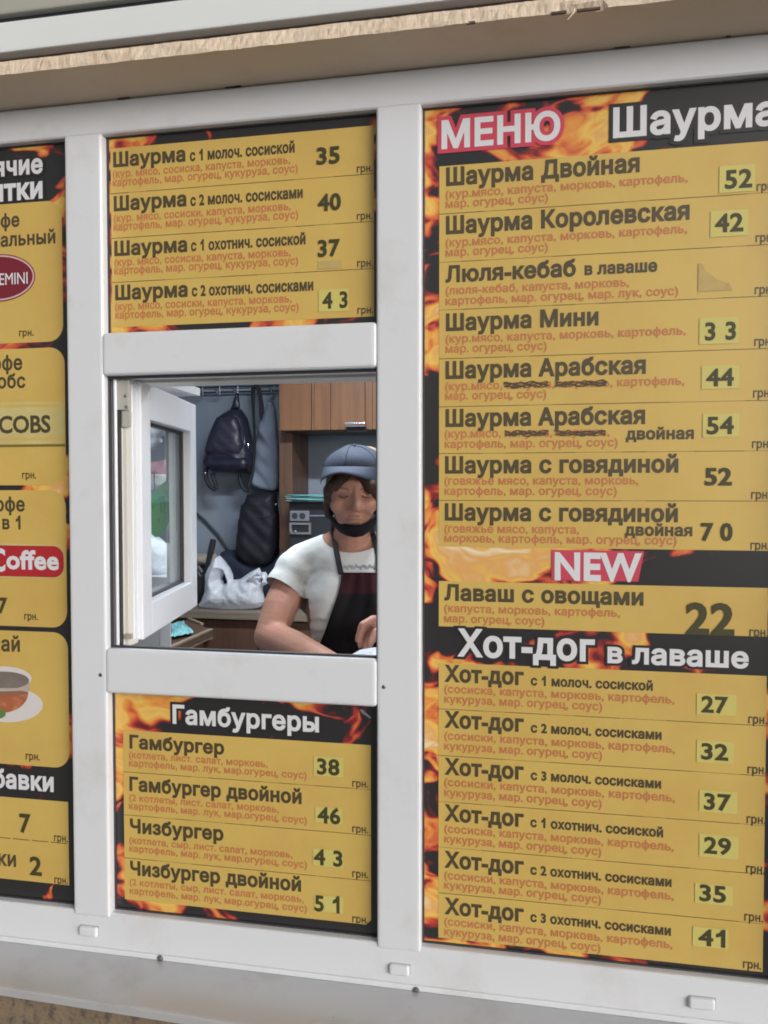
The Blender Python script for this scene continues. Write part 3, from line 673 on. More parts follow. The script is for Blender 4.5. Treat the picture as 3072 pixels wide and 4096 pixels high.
R = [
 ('R1', 0, [('Шаурма Двойная', 208, 497, 1080, 76)], [(k4, 205, 556, 1297, 36), ('мар. огурец, соус)', 205, 600, 668, 36)], ('52', 1465, 511, 1588, 83, (1440, 412, 1600, 522)), (1608, 522, 85), None),
 ('R1', 1, [('Шаурма Королевская', 207, 715, 1305, 75)], [(k4, 205, 774, 1295, 36), ('мар. огурец, соус)', 205, 818, 667, 36)], ('42', 1420, 708, 1548, 82, (1400, 615, 1570, 722)), (1603, 753, 85), None),
 ('R1', 2, [('Люля-кебаб', 205, 933, 793, 70), ('в лаваше', 832, 900, 1160, 52)], [('(люля-кебаб, капуста, морковь,', 205, 990, 1033, 36), ('картофель, мар. огурец, мар. лук, соус)', 205, 1037, 1255, 36)], None, (1600, 987, 85), resid),
 ('R2', 3, [('Шаурма Мини', 207, 137, 895, 72)], [(k4, 205, 193, 1288, 36), ('мар. огурец, соус)', 205, 238, 662, 36)], ('3 3', 1375, 180, 1515, 80, (1350, 82, 1525, 195)), (1597, 206, 85), None),
 ('R2', 4, [('Шаурма Арабская', 205, 353, 1108, 73)], [(k4, 203, 407, 1282, 36), ('мар. огурец, соус)', 203, 450, 660, 36)], ('44', 1380, 387, 1505, 78, (1360, 297, 1530, 398)), (1592, 438, 85), scribble('R2', ((472, 670, 384), (702, 932, 380)))),
 ('R2', 5, [('Шаурма Арабская', 205, 569, 1105, 73), ('двойная', 1018, 628, 1325, 50)], [('(кур.мясо, капуста, морковь,', 201, 621, 945, 36), ('картофель, мар. огурец, соус)', 201, 667, 982, 36)], ('54', 1382, 603, 1505, 78, (1365, 514, 1530, 617)), (1587, 667, 85), scribble('R2', ((474, 667, 603), (700, 930, 602)))),
 ('R2', 6, [('Шаурма с говядиной', 203, 779, 1255, 71)], [('(говяжье мясо, капуста, морковь,', 200, 832, 1075, 36), ('картофель, мар. огурец, соус)', 200, 878, 978, 36)], ('52', 1375, 833, 1497, 78, None), (1583, 896, 85), None),
 ('R2', 7, [('Шаурма с говядиной', 202, 991, 1253, 71), ('двойная', 1013, 1060, 1318, 50)], [('(говяжье мясо, капуста,', 200, 1047, 807, 36), ('морковь, картофель, мар. огурец, соус)', 199, 1090, 1248, 36)], ('7 0', 1358, 1082, 1500, 79, None), (1580, 1124, 85), None),
 ('R3', 9, [('Лаваш с овощами', 200, 337, 1098, 68)], [('(капуста, морковь, картофель,', 199, 391, 992, 35), ('мар. огурец, соус)', 199, 437, 652, 35)], ('22', 1288, 488, 1508, 142, None), (1575, 501, 85), None),
 ('R3', 11, [('Хот-дог', 200, 703, 558, 70), ('с 1 молоч. сосиской', 590, 721, 1140, 41)], [('(сосиска, капуста, морковь, картофель,', 199, 755, 1238, 35), ('кукуруза, мар. огурец, соус)', 199, 800, 912, 35)], ('27', 1358, 842, 1480, 74, (1338, 759, 1515, 862)), (1570, 893, 85), None),
 ('R4', 12, [('Хот-дог', 200, 910, 558, 70, 'R3'), ('с 2 молоч. сосисками', 590, 32, 1180, 41)], [('(сосиски, капуста, морковь, картофель,', 199, 64, 1240, 35), ('кукуруза, мар. огурец, соус)', 199, 110, 912, 35)], ('32', 1358, 152, 1480, 73, (1338, 67, 1505, 177)), (1567, 217, 85), None),
 ('R4', 13, [('Хот-дог', 200, 220, 558, 69), ('с 3 молоч. сосисками', 590, 246, 1178, 41)], [('(сосиски, капуста, морковь, картофель,', 199, 273, 1240, 35), ('кукуруза, мар. огурец, соус)', 199, 320, 910, 35)], ('37', 1370, 378, 1493, 74, (1350, 292, 1520, 402)), (1563, 441, 85), None),
 ('R4', 14, [('Хот-дог', 200, 429, 558, 69), ('с 1 охотнич. сосиской', 588, 458, 1187, 41)], [('(сосиска, капуста, морковь, картофель,', 199, 483, 1235, 35), ('кукуруза, мар. огурец, соус)', 199, 529, 908, 35)], ('29', 1370, 575, 1493, 74, (1350, 490, 1525, 607)), (1560, 664, 85), None),
 ('R4', 15, [('Хот-дог', 200, 639, 558, 69), ('с 2 охотнич. сосисками', 588, 672, 1225, 41)], [('(сосиски, капуста, морковь, картофель,', 199, 693, 1235, 35), ('кукуруза, мар. огурец, соус)', 199, 737, 908, 35)], ('35', 1350, 790, 1470, 74, (1330, 712, 1500, 817)), (1552, 881, 85), None),
 ('R4', 16, [('Хот-дог', 200, 849, 558, 69), ('с 3 охотнич. сосисками', 588, 885, 1222, 41)], [('(сосиски, капуста, морковь, картофель,', 199, 901, 1230, 35), ('кукуруза, мар. огурец, соус)', 199, 947, 905, 35)], ('41', 1345, 990, 1467, 74, (1320, 907, 1480, 1012)), (1547, 1094, 82), None)]
for c, k, ti, de, pr, un, ex in R:
    menu_row(bR, c, xa, xb, RZ[k], RZ[k + 1], ti, de, pr, un, line=k not in (7, 9, 16), extra=ex)
s = Print(.0153)
a, b = CP('R3', 682, 112, .0153), CP('R3', 1100, 256, .0153)
s.poly([(a.x, b.z), (b.x - .008, b.z), (b.x, a.z), (a.x + .001, a.z)], M['pink'])
s.text('R3', 'NEW', 697, 243, 1090, 122, M['whiteink'], .04, lift=.0003, track=.03); s.build('new_flash', bR)
heading(bR, [('R3', 'Хот-дог', 258, 587, 878, 116, M['black'], .075), ('R3', 'в лаваше', 935, 618, 1572, 88, M['black'], .09)])

# ---- upper middle board ----------------------------------------------------
bT = board('small menu board of sausage shawarmas above the open serving window', -.6985, -.2437, .2495, .5735, flame_mat('flame_print', -.60, .0, -.12, 11.0))
xa, xb = P(446, 950, YROW).x, P(1496, 900, YROW).x
TZ = [zline('F', (55, 265), (1515, 145)), zline('F', (65, 518), (1515, 408)), zline('F', (68, 762), (1515, 675)), zline('F', (72, 1005), (1510, 937)), zline('F', (75, 1250), (1515, 1205))]
ds = lambda w: '(кур. мясо, ' + w + ', капуста, морковь,'
d2 = 'картофель, мар. огурец, кукуруза, соус)'
def resid2(o):
    s = Print(YSTK); s.quad('F', 1205, 893, 1335, 928, M['stain']); s.build('sticker_residue', o)
T = [(0, [('Шаурма', 73, 369, 473, 76), ('с 1 молоч. сосиской', 497, 336, 1077, 58)], [(ds('сосиска'), 70, 430, 1052, 41), (d2, 70, 478, 1095, 41)], ('35', 1198, 355, 1327, 93, None), (1420, 400, 88), None),
     (1, [('Шаурма', 76, 612, 478, 76), ('с 2 молоч. сосисками', 500, 584, 1122, 58)], [(ds('сосиски'), 75, 675, 1055, 41), (d2, 75, 722, 1097, 41)], ('40', 1205, 612, 1333, 92, None), (1420, 662, 88), None),
     (2, [('Шаурма', 80, 860, 483, 76), ('с 1 охотнич. сосиской', 503, 834, 1137, 58)], [(ds('сосиска'), 79, 918, 1055, 41), (d2, 79, 965, 1097, 41)], ('37', 1205, 865, 1328, 92, None), (1422, 923, 88), resid2),
     (3, [('Шаурма', 84, 1104, 485, 76), ('с 2 охотнич. сосисками', 508, 1084, 1180, 58)], [(ds('сосиски'), 83, 1163, 1060, 41), (d2, 84, 1210, 1100, 41)], ('4 3', 1230, 1152, 1370, 90, (1208, 1050, 1375, 1165)), (1423, 1182, 88), None)]
for k, ti, de, pr, un, ex in T:
    menu_row(bT, 'F', xa, xb, TZ[k], TZ[k + 1], ti, de, pr, un, line=k < 3, extra=ex)

# ---- lower middle board ----------------------------------------------------
bB = board('small burger menu board below the open serving window with white heading', -.6985, -.2437, -.7085, -.3355, flame_mat('flame_print', -.85, .0, -.17, 5.4))
xa, xb = P(496, 3250, YROW).x, P(1484, 3300, YROW).x
BZ = [zline('H', (128, 443), (1505, 525)), zline('H', (130, 672), (1503, 773)), zline('H', (130, 910), (1503, 1025)), zline('H', (130, 1147), (1503, 1278)), zline('H', (135, 1375), (1490, 1522))]
heading(bB, [('H', 'Гамбургеры', 402, 403, 1211, 98, M['black'], .10)])
d3 = 'картофель, мар. лук, мар.огурец, соус)'
B = [(0, [('Гамбургер', 163, 541, 687, 70)], [('(котлета, лист. салат, морковь,', 160, 596, 927, 36), (d3, 160, 642, 1143, 36)], ('38', 1200, 684, 1325, 88, (1182, 587, 1345, 705)), (1395, 755, 88)),
     (1, [('Гамбургер двойной', 163, 775, 1115, 72)], [('(2 котлеты, лист. салат, морковь,', 161, 833, 990, 36), (d3, 161, 879, 1145, 36)], ('46', 1203, 952, 1330, 87, (1190, 868, 1340, 962)), (1395, 1006, 88)),
     (2, [('Чизбургер', 166, 1007, 683, 72)], [('(котлета, сыр, лист. салат, морковь,', 162, 1068, 1065, 36), (d3, 162, 1114, 1145, 36)], ('4 3', 1182, 1183, 1342, 86, (1178, 1097, 1345, 1205)), (1395, 1254, 88)),
     (3, [('Чизбургер двойной', 167, 1240, 1112, 72)], [('(2 котлеты, сыр, лист. салат, морковь,', 163, 1299, 1127, 36), (d3, 164, 1347, 1145, 36)], ('5 1', 1187, 1440, 1325, 87, (1185, 1352, 1345, 1457)), (1395, 1504, 88))]
for k, ti, de, pr, un in B:
    menu_row(bB, 'H', xa, xb, BZ[k], BZ[k + 1], ti, de, pr, un, line=k < 3, cut=.008 if k == 3 else 0)
s = Print(.0153)                             # a glint of torn tape in the top corner
a = CP('H', 1435, 330, .0153); s.poly([(a.x, a.z), (a.x + .004, a.z + .001), (a.x + .019, a.z - .011), (a.x + .017, a.z - .0135), (a.x + .005, a.z - .006)], M['plate']); s.build('tape_scrap', bB)

# ---- left board (hot drinks) -------------------------------------------------
bL = board('hot drinks menu board with rounded yellow cards at the left edge', -1.353, -.7632, -.7085, .5735, flame_mat('flame_print', .0, .22, -.23, 8.2))
def card(ztop, zbot, xr, rad, texts, unit, parts=None, rr=True):
    x0 = -1.32; pts = [(x0, zbot)]
    n = 10
    if rr:
        for i in range(n + 1):
            a = -math.pi / 2 + math.pi / 2 * i / n; pts.append((xr - rad + rad * math.cos(a), zbot + rad + rad * math.sin(a)))
        for i in range(n + 1):
            a = math.pi / 2 * i / n; pts.append((xr - rad + rad * math.cos(a), ztop - rad + rad * math.sin(a)))
    else: pts += [(xr, zbot), (xr, ztop)]
    pts.append((x0, ztop))
    o = obj('drink_card', [(a, YROW, b) for a, b in pts], [tuple(range(len(pts)))], M['yellow'], bL); ORIG[o] = ORIG[bL]
    s = Print(YTXT)
    for c, tx, xr_, yb, ch, rt in texts: s.text(c, tx, 0, yb, xr_, ch, M['ink'], .03, anchor='r', ratio=rt)
    s.build('item_name', o)
    if unit:
        s = Print(YTXT); s.text(unit[0], 'грн.', unit[1], unit[2], unit[3], unit[4], M['ink'], .024); s.build('currency_mark', o)
    if parts: parts(o)
    return o
def zr(c, x, y): return CP(c, x, y, YROW).z
def xx(c, x, y): return CP(c, x, y, YROW).x
def oval(o):
    s = Print(YSTK); e = CP('L3', 312, 1345, YSTK); top = CP('L3', 20, 1140, YSTK); bot = CP('L3', 20, 1562, YSTK)
    rz = (top.z - bot.z) / 2; rx = rz * 1.75; cx, cz = e.x - rx, (top.z + bot.z) / 2
    for k, (f, m) in enumerate(((1, M['maroon_logo']), (.955, mat('pale_pink_ink', (.62, .42, .42), .4)), (.885, M['maroon_logo']))):
        s.poly([(cx + (rx - (1 - f) * rz) * math.cos(a), cz + rz * f * math.sin(a)) for a in [2 * math.pi * i / 40 for i in range(40)]], m, k * .0001)
    s.text('L3', 'GEMINI', 0, 1402, 246, 108, M['whiteink'], .005, lift=.0003, anchor='r', ratio=.80, track=-.01); s.build('logo_oval', o)
def jband(o):
    s = Print(YSTK); a, b = CP('L4', 525, 412, YSTK), CP('L4', 525, 755, YSTK)
    s.poly([(-1.32, b.z), (b.x, b.z), (b.x, a.z), (-1.32, a.z)], M['cream_band'])
    for y0, y1 in ((430, 455), (700, 722)):
        p, q = CP('L4', 525, y0, YSTK), CP('L4', 525, y1, YSTK); s.poly([(-1.32, q.z), (q.x, q.z), (q.x, p.z), (-1.32, p.z)], M['yellow'], .00006)
    p, q = CP('L4', 525, 755, YSTK), CP('L4', 525, 775, YSTK); s.poly([(-1.32, q.z), (q.x, q.z), (q.x, p.z), (-1.32, p.z)], mat('olive_shadow_print', (.20, .15, .03), .4), .00006)
    s.text('L4', 'JACOBS', 0, 660, 408, 140, M['ink'], .03, lift=.00015, anchor='r', ratio=.98, track=-.01); s.build('logo_band', o)
def rrect(cx0, cx1, cz0, cz1, r):
    pts = []
    for qx, qz, a0 in ((cx1 - r, cz0 + r, -90), (cx1 - r, cz1 - r, 0), (cx0 + r, cz1 - r, 90), (cx0 + r, cz0 + r, 180)):
        for i in range(7):
            a = math.radians(a0 + 15 * i); pts.append((qx + r * math.cos(a), qz + r * math.sin(a)))
    return pts
def mlogo(o):
    s = Print(YSTK); a, b = CP('L4', 527, 1562, YSTK), CP('L4', 527, 1848, YSTK); x0 = a.x - .20; w = .0035
    s.poly(rrect(x0, a.x, b.z, a.z, .022), M['cream_band']); s.poly(rrect(x0 + w, a.x - w, b.z + w, a.z - w, .019), M['red_logo'], .0001)
    s.text('L4', 'offee', 52, 1756, 475, 150, M['whiteink'], .034, lift=.0002, track=.02)
    s.text('L4', 'MacC', 0, 1775, 44, 180, M['whiteink'], .034, lift=.0002, anchor='r', ratio=.62, track=.0); s.build('logo_plate', o)
    d = Print(YDIG); d.text('L4', '37', 0, 2115, 62, 125, M['price'], .03, anchor='r', ratio=1.0); d.build('price', o)
def teacup(o):
    s = Print(YSTK); q = lambda x, y: CP('L5', x, y, YSTK)
    def epoly(cx, cy, rx, ry, m, lf, a0=0, a1=360):
        s.poly([((q(cx + rx * math.cos(math.radians(a)), cy + ry * math.sin(math.radians(a)))).x, (q(cx + rx * math.cos(math.radians(a)), cy + ry * math.sin(math.radians(a)))).z) for a in np.linspace(a0, a1, 33)[:33 if a1 - a0 < 360 else 32]][::-1], m, lf)
    white = mat('saucer_print', (.66, .62, .60), .4, .06, 30); tea = mat('tea_print', (.40, .125, .055), .4, .35, 60, dirt=(.58, .30, .16), ds=50, dlo=.5, dhi=.7); gl = mat('cup_glass_print', (.46, .40, .35), .4, .2, 40); dk = mat('cup_interior_print', (.20, .165, .14), .4, .3, 50)
    epoly(60, 715, 232, 118, white, 0)
    epoly(15, 535, 200, 84, white, .00008)
    epoly(14, 560, 192, 205, gl, .00014, 0, 180)
    epoly(12, 632, 180, 136, tea, .0002, 0, 180); epoly(12, 632, 180, 22, mat('tea_surface_print', (.30, .13, .08), .4), .00026)
    epoly(14, 548, 186, 62, dk, .00024); epoly(14, 596, 196, 26, gl, .0003, 8, 172)
    epoly(-20, 775, 60, 34, mat('mint_leaf_print', (.10, .22, .06), .5), .00036)
    s.build('tea_picture', o)
r0 = xx('L3', 548, 1300) - xx('L3', 415, 1300)
card(zr('L3', 300, 680), zr('L3', 300, 1922), xx('L3', 553, 1300), r0, [('L3', 'Кофе', 173, 893, 118, .93), ('L3', 'натуральный', 490, 1042, 118, .93)], ('L3', 168, 1868, 298, 62), oval)
card(zr('L3', 330, 1972), zr('L4', 380, 1088), xx('L4', 527, 600), r0, [('L4', 'Кофе', 180, 155, 115, .93), ('L4', 'Якобс', 205, 300, 112, .93)], ('L4', 178, 1033, 292, 58), jband)
card(zr('L4', 300, 1128), zr('L5', 330, 186), xx('L4', 535, 1700), r0, [('L4', 'Кофе', 200, 1295, 112, .93), ('L4', '3 в 1', 166, 1440, 104, .93)], ('L4', 195, 2168, 306, 58), mlogo)
card(zr('L5', 330, 218), zr('L5', 330, 1137), xx('L5', 468, 700), r0, [('L5', 'Чай', 136, 350, 100, .93)], ('L5', 175, 1085, 272, 50), teacup)
z1, z2, z3 = zr('L5', 300, 1362), zr('L5', 200, 1637), zr('L5', 300, 1925); xr1 = xx('L5', 467, 1600)
def p7(o):
    d = Print(YDIG); d.text('L5', '7', 133, 1578, 210, 128, M['price'], .03); d.build('price', o)
    d = Print(YTXT); n = 6
    for i in range(n): d.poly([(-1.0 + (xr1 + 1.0) * (i + .08) / n, z2), (-1.0 + (xr1 + 1.0) * (i + .93) / n, z2), (-1.0 + (xr1 + 1.0) * (i + .93) / n, z2 + .0012), (-1.0 + (xr1 + 1.0) * (i + .08) / n, z2 + .0012)], M['ink'])
    d.build('divider_line', o)
card(z1, z2, xr1, 0, [('L5', 'Сахар', -60, 1555, 95, .93)], ('L5', 368, 1640, 462, 50), p7, rr=False)
def p2(o):
    d = Print(YDIG); d.text('L5', '2', 203, 1868, 285, 126, M['price'], .03); d.build('price', o)
card(z2, z3, xr1, 0, [('L5', 'Сливки', 110, 1815, 100, .93)], ('L5', 370, 1927, 462, 50), p2, rr=False)
for c, tx, xr_, yb, ch, ol in (('L3', 'Горячие', 380, 418, 160, .085), ('L3', 'напитки', 378, 640, 186 * .98, .085), ('L5', 'Добавки', 367, 1302, 122, 0)):
    s = Print(.0153)
    if ol: s.text(c, tx, 0, yb, xr_, ch, M['black'], .04, grow=ol, anchor='r', ratio=.95)
    s.text(c, tx, 0, yb, xr_, ch, M['whiteink'], .04, lift=.0003, anchor='r', ratio=.95)
    s.build('heading', bL)

# ================================================================== INSIDE THE KIOSK
# lamp (out of frame, over the worker): its glare shows on the lower crossbar
lt = thing('ceiling_lamp', 'long white strip lamp hung from the kiosk ceiling above the worker', 'lamp', (-.55, 1.0, 2.36))
boxo('lamp_body', (-.95, -.15, .94, 1.06, 2.385, 2.42), M['whitemetal'], lt, .004)
em, en, eb = _mat('lit_tube'); eb.inputs['Emission Color'].default_value = (.86, .93, 1, 1); eb.inputs['Emission Strength'].default_value = 30
bm = bmesh.new(); tube(bm, [(-.92, 1.0, 2.365), (-.18, 1.0, 2.365)], .013, 10); bm_obj('lamp_tube', bm, em, lt)
al = bpy.data.lights.new('lamp_light', 'AREA'); al.shape = 'RECTANGLE'; al.size = .75; al.size_y = .05; al.energy = 25; al.color = (.84, .92, 1.0)
ao = bpy.data.objects.new('lamp_light', al); COL.objects.link(ao); ao.parent = lt; ao.location = (0, 0, -.02)

# counter along the back wall
zc = CP('B2', 700, 2062, 1.85).z
ct = thing('back_counter', 'brown fronted counter along the back wall, worn top', 'counter', (-.9, 2.0, 0))
boxo('counter_top', (XL, .6, 1.84, 2.298, zc - .032, zc), M['top_wood'], ct, .004)
for i in range(6):
    x0 = -1.95 + i * .42; boxo('door_panel', (x0, x0 + .41, 1.865, 1.885, .08, zc - .04), M['brown_wood'], ct, .002)
boxo('carcass', (XL, .6, 1.886, 2.298, .0, zc - .033), M['brown_wood'], ct)
# wall cabinet
xc0 = CP('K', 52, 400, 1.98).x; zb = CP('K', 500, 655, 1.98).z; zt = 2.3
wc = thing('wall_cabinet', 'orange wood wall cabinet with a sparkling silver handle', 'cabinet', (-.6, 2.1, zb))
boxo('carcass', (xc0 + .003, .3, 2.0, 2.298, zb, zt), M['brown_wood'], wc)
xs = [xc0] + [CP('K', x, 400, 1.98).x for x in (428, 462, 655, 1062, 1150)] + [.02, .3]
for i, (a, b) in enumerate(zip(xs, xs[1:])):
    boxo('door_plank', (a + .0008, b - .0008, 1.978 + (.004 if i in (1, 4) else 0), 1.999, zb + .002, zt), M['orange_wood'], wc, .0015)
h0, h1 = CP('K', 828, 560, 1.96), CP('K', 1070, 608, 1.96)
bm = bmesh.new(); box(bm, h0.x, h1.x, 1.950, 1.958, h1.z, h0.z, .003); box(bm, h0.x + .004, h0.x + .012, 1.955, 1.979, h1.z, h0.z); box(bm, h1.x - .012, h1.x - .004, 1.955, 1.979, h1.z, h0.z)
for i in range(13):
    x = h0.x + (h1.x - h0.x) * (i + .5) / 13; ell(bm, (x, 1.949, h0.z - .005), (.004, .003, .005), u=6, v=4)
bm_obj('handle', bm, M['chrome'], wc)
boxo('handle_backing', (h0.x + .002, h1.x - .002, 1.9765, 1.9785, h1.z - .018, h1.z), M['darkbox'], wc)  # thin dark strip on the door just below the handle
# side board under the cabinet
sp = boxo('side_board', (CP('K', 52, 900, 2.06).x, CP('K', 205, 900, 2.06).x, 2.055, 2.298, zc + .001, zb - .001), M['brown_wood'], None, .002)
tag(sp, 'narrow upright brown board under the left end of the orange cabinet', 'board')
# dark unit with sockets
d0, d1 = CP('K', 160, 1512, 1.96), CP('K', 700, 2000, 1.96)
du = thing('dark_appliance', 'dark grey appliance beneath the cyan paper stack, grey sockets on its front', 'appliance', (-.6, 2.05, zc))
boxo('body', (d0.x, .15, 1.965, 2.05, zc, d0.z), M['darkbox'], du, .004)
boxo('top_lip', (d0.x - .004, .15, 1.955, 2.05, d0.z + .0003, d0.z + .006), M['darkbox'], du, .002)
def plate(name, a, b, m, yy=1.955): 
    p, q = CP('K', *a, yy), CP('K', *b, yy); return boxo(name, (p.x, q.x, yy, 1.9645, q.z, p.z), m, du, .003)
pl_ = plate('socket_plate', (175, 1602), (402, 1725), M['plate'])
ORIG[pl_] = ORIG[du]
bm = bmesh.new()
for x in (232, 322):
    c = CP('K', x, 1662, 1.954); tube(bm, [(c.x, 1.9535, c.z), (c.x, 1.958, c.z)], .013, 16, 0); tube(bm, [(c.x - .005, 1.953, c.z), (c.x - .005, 1.957, c.z)], .002, 6, 1); tube(bm, [(c.x + .005, 1.953, c.z), (c.x + .005, 1.957, c.z)], .002, 6, 1)
bm_obj('socket', bm, [M['darkmetal'], M['gasket']], pl_)
plate('trim_strip', (405, 1650), (700, 1672), M['plate'], 1.961)
p, q = CP('K', 170, 1742, 1.95), CP('K', 420, 1880, 1.95); w = .008
frame_strip('display_frame', p.x, q.x, q.z, p.z, w, 1.95, 1.9645, M['plate'], du)
boxo('display', (p.x + w, q.x - w, 1.958, 1.9645, q.z + w, p.z - w), M['black'], du)
bm = bmesh.new()
for x in (190, 240): c = CP('K', x, 1850, 1.948); ell(bm, c, (.006, .004, .008), u=8, v=6)
bm_obj('knob', bm, M['plate'], du)
# cyan paper stack
pa, pb = CP('K', 128, 1412, 1.93), CP('K', 700, 1512, 1.93)
ps = thing('paper_stack', 'stack of cyan paper sheets on top of the dark appliance', 'paper', (-.7, 2.0, d0.z))
nS = 7; zz = d0.z + .0065; hS = (pa.z - zz) / nS
for i in range(nS):
    bm = bmesh.new(); n = 16; dx = .012 * rng.random() - .004; sg = .004 * math.sin(i * 1.7); rows = []
    for j in range(n + 1):
        t_ = j / n; x = pa.x + dx + (.10 - pa.x) * t_; cur = (.004 + sg) * max(0, 1 - t_ * 4) ** 2 + .0015 * math.sin(t_ * 9 + i)
        rows.append([bm.verts.new((x, y_ + .004 * math.sin(i * 3 + y_), zz + i * hS + cur + o_)) for y_, o_ in ((1.925 + .006 * rng.random(), 0), (1.925 + .002, hS * .55), (2.045, hS * .55), (2.045, 0))])
    for A, B_ in zip(rows, rows[1:]):
        for k in range(4): bm.faces.new((A[k], B_[k], B_[(k + 1) % 4], A[(k + 1) % 4]))
    bm.faces.new(rows[0]); bm.faces.new(rows[-1][::-1]); bm_obj('paper_sheet', bm, M['cyan'], ps)
# nail in the wall under the cabinet
c = CP('K', 283, 1255, 2.297); bm = bmesh.new(); tube(bm, [(c.x, 2.299, c.z), (c.x, 2.285, c.z - .002)], .005, 8); nl = bm_obj('wall_nail', bm, M['gasket']); tag(nl, 'small dark nail in the pale wall below the orange cabinet', 'nail')

# coat rack
cr_ = thing('coat_rack', 'chrome coat rack of two rails and hooks across the back wall', 'coat rack', (-1.25, 2.26, CP('B1', 700, 215, 2.26).z))
za, zb2 = CP('B1', 600, 118, 2.27).z, CP('B1', 600, 212, 2.27).z
xa_, xb_ = CP('B1', -150, 150, 2.27).x, CP('B1', 1470, 150, 2.27).x
for z_, m_ in ((za, M['darkmetal']), (zb2, M['darkmetal'])):
    bm = bmesh.new(); tube(bm, [(xa_, 2.27, z_), (xb_, 2.27, z_)], .0045, 8); bm_obj('rail', bm, m_, cr_)
boxo('back_plate', (xa_, xb_, 2.288, 2.2995, zb2 + .004, za - .004), mat('pale_rack_plate', (.40, .45, .52), .3, .05), cr_)
for x in (-130, 140, 440, 760, 1080, 1400):
    c = CP('B1', x, 212, 2.262); bm = bmesh.new()
    tube(bm, [(c.x, 2.262, za), (c.x, 2.262, zb2 - .012), (c.x, 2.248, zb2 - .024), (c.x, 2.232, zb2 - .018), (c.x + .002, 2.226, zb2 - .006)], .0030, 8)
    ell(bm, (c.x + .002, 2.225, zb2 - .004), .0075, u=10, v=8)
    tube(bm, [(c.x - .012, 2.262, zb2 + .006), (c.x - .014, 2.24, zb2 + .004), (c.x - .013, 2.235, zb2 + .012)], .0028, 6)
    bm_obj('hook', bm, M['chrome'], cr_)

# backpack
bp = thing('backpack', 'dark leather backpack hanging by its top loop from the rack', 'backpack', CP('B1', 600, 1650, 2.2))
V_, F_ = slab('B1', [(720, 225), (770, 235), (800, 480), (780, 520), (620, 525), (660, 430), (700, 300)], 2.2, .012, .005, round_=.02); obj('hanging_loop', V_, F_, M['leather'], bp, smooth=True)
V_, F_ = slab('B1', [(630, 520), (820, 512), (935, 680), (1010, 1000), (1055, 1300), (1040, 1500), (985, 1655), (700, 1640), (330, 1625), (200, 1535), (160, 1480), (165, 1390), (205, 1300), (190, 1240), (260, 980), (350, 760), (410, 655)], 2.2, .075, .0065, round_=.085, wr=.004, ws=45, back=.5)
obj('body', V_, F_, M['leather'], bp, smooth=True)
V_, F_ = slab('B1', [(430, 665), (640, 640), (740, 655), (800, 800), (850, 1180), (800, 1310), (680, 1355), (400, 1350), (225, 1300), (205, 1230), (280, 960), (360, 790)], 2.142, .028, .006, round_=.05, wr=.004, ws=50, k=3)
obj('front_flap', V_, F_, M['leather2'], bp, smooth=True)
V_, F_ = slab('B1', [(190, 1380), (900, 1370), (960, 1480), (900, 1600), (330, 1590), (195, 1510)], 2.135, .03, .006, round_=.05, wr=.003, ws=50, k=5)
obj('front_pocket', V_, F_, M['leather'], bp, smooth=True)
bm = bmesh.new()
tube(bm, [CP('B1', x, y, 2.17) for x, y in ((205, 1550), (190, 1650), (205, 1760), (260, 1870), (340, 1940), (385, 1930), (370, 1850), (325, 1740), (310, 1640))], .0105, 8)
bm_obj('shoulder_strap', bm, M['blackbag'], bp)
bm = bmesh.new(); tube(bm, [CP('B1', x, y, 2.18) for x, y in ((790, 1640), (790, 1740), (820, 1850), (880, 1950), (935, 1985), (950, 1900), (985, 1700))], .0085, 8); bm_obj('shoulder_strap', bm, M['blackbag'], bp)
bm = bmesh.new(); ell(bm, CP('B1', 185, 1650, 2.155), .006, u=8, v=6); ell(bm, CP('B1', 945, 1170, 2.13), (.003, .003, .012), u=8, v=6); ell(bm, CP('B1', 880, 1080, 2.13), (.002, .002, .02), u=8, v=6); bm_obj('buckle', bm, M['chrome'], bp)

# grey cloth hanging
gc = thing('hanging_jacket', 'grey-blue cloth garment hanging right of the backpack', 'jacket', CP('B1', 1250, 1950, 2.22))
V_, F_ = slab('B1', [(1290, 380), (1330, 330), (1400, 420), (1430, 560), (1460, 900), (1490, 1250), (1500, 1600), (1470, 1950), (1410, 1995), (1180, 1950), (950, 1915), (1000, 1690), (1050, 1350), (1085, 1030), (1150, 720), (1230, 540)], 2.235, .045, .007, round_=.06, wr=.016, ws=34, back=.3, k=2)
obj('cloth', V_, F_, M['greycloth'], gc, smooth=True)
# black handbag with its long strap
hb = thing('handbag', 'tall black handbag hanging below the grey garment by a long strap', 'bag', CP('B2', 1100, 1200, 2.18))
V_, F_ = slab('B2', [(812, 185), (870, 135), (925, -10), (1100, -30), (1430, -45), (1470, 190), (1500, 400), (1495, 700), (1480, 960), (1400, 1200), (1250, 1290), (900, 1245), (765, 1130), (722, 960), (760, 560)], 2.18, .05, .008, round_=.06, wr=.006, ws=40, k=6)
obj('body', V_, F_, M['blackbag'], hb, smooth=True)
bm = bmesh.new()
def ribbon(bm, pts, w, y0):
    rows = []
    for i, (x, y) in enumerate(pts):
        ww = w[i] if isinstance(w, (list, tuple)) else w
        a, b = CP('B1', x - ww, y, y0[i] if isinstance(y0, (list, tuple)) else y0), CP('B1', x + ww, y, y0[i] if isinstance(y0, (list, tuple)) else y0)
        rows.append([bm.verts.new(v) for v in (a, b, b + Vector((0, .004, 0)), a + Vector((0, .004, 0)))])
    for A, B_ in zip(rows, rows[1:]):
        for k in range(4): bm.faces.new((A[k], A[(k + 1) % 4], B_[(k + 1) % 4], B_[k]))
    bm.faces.new(rows[0][::-1]); bm.faces.new(rows[-1])
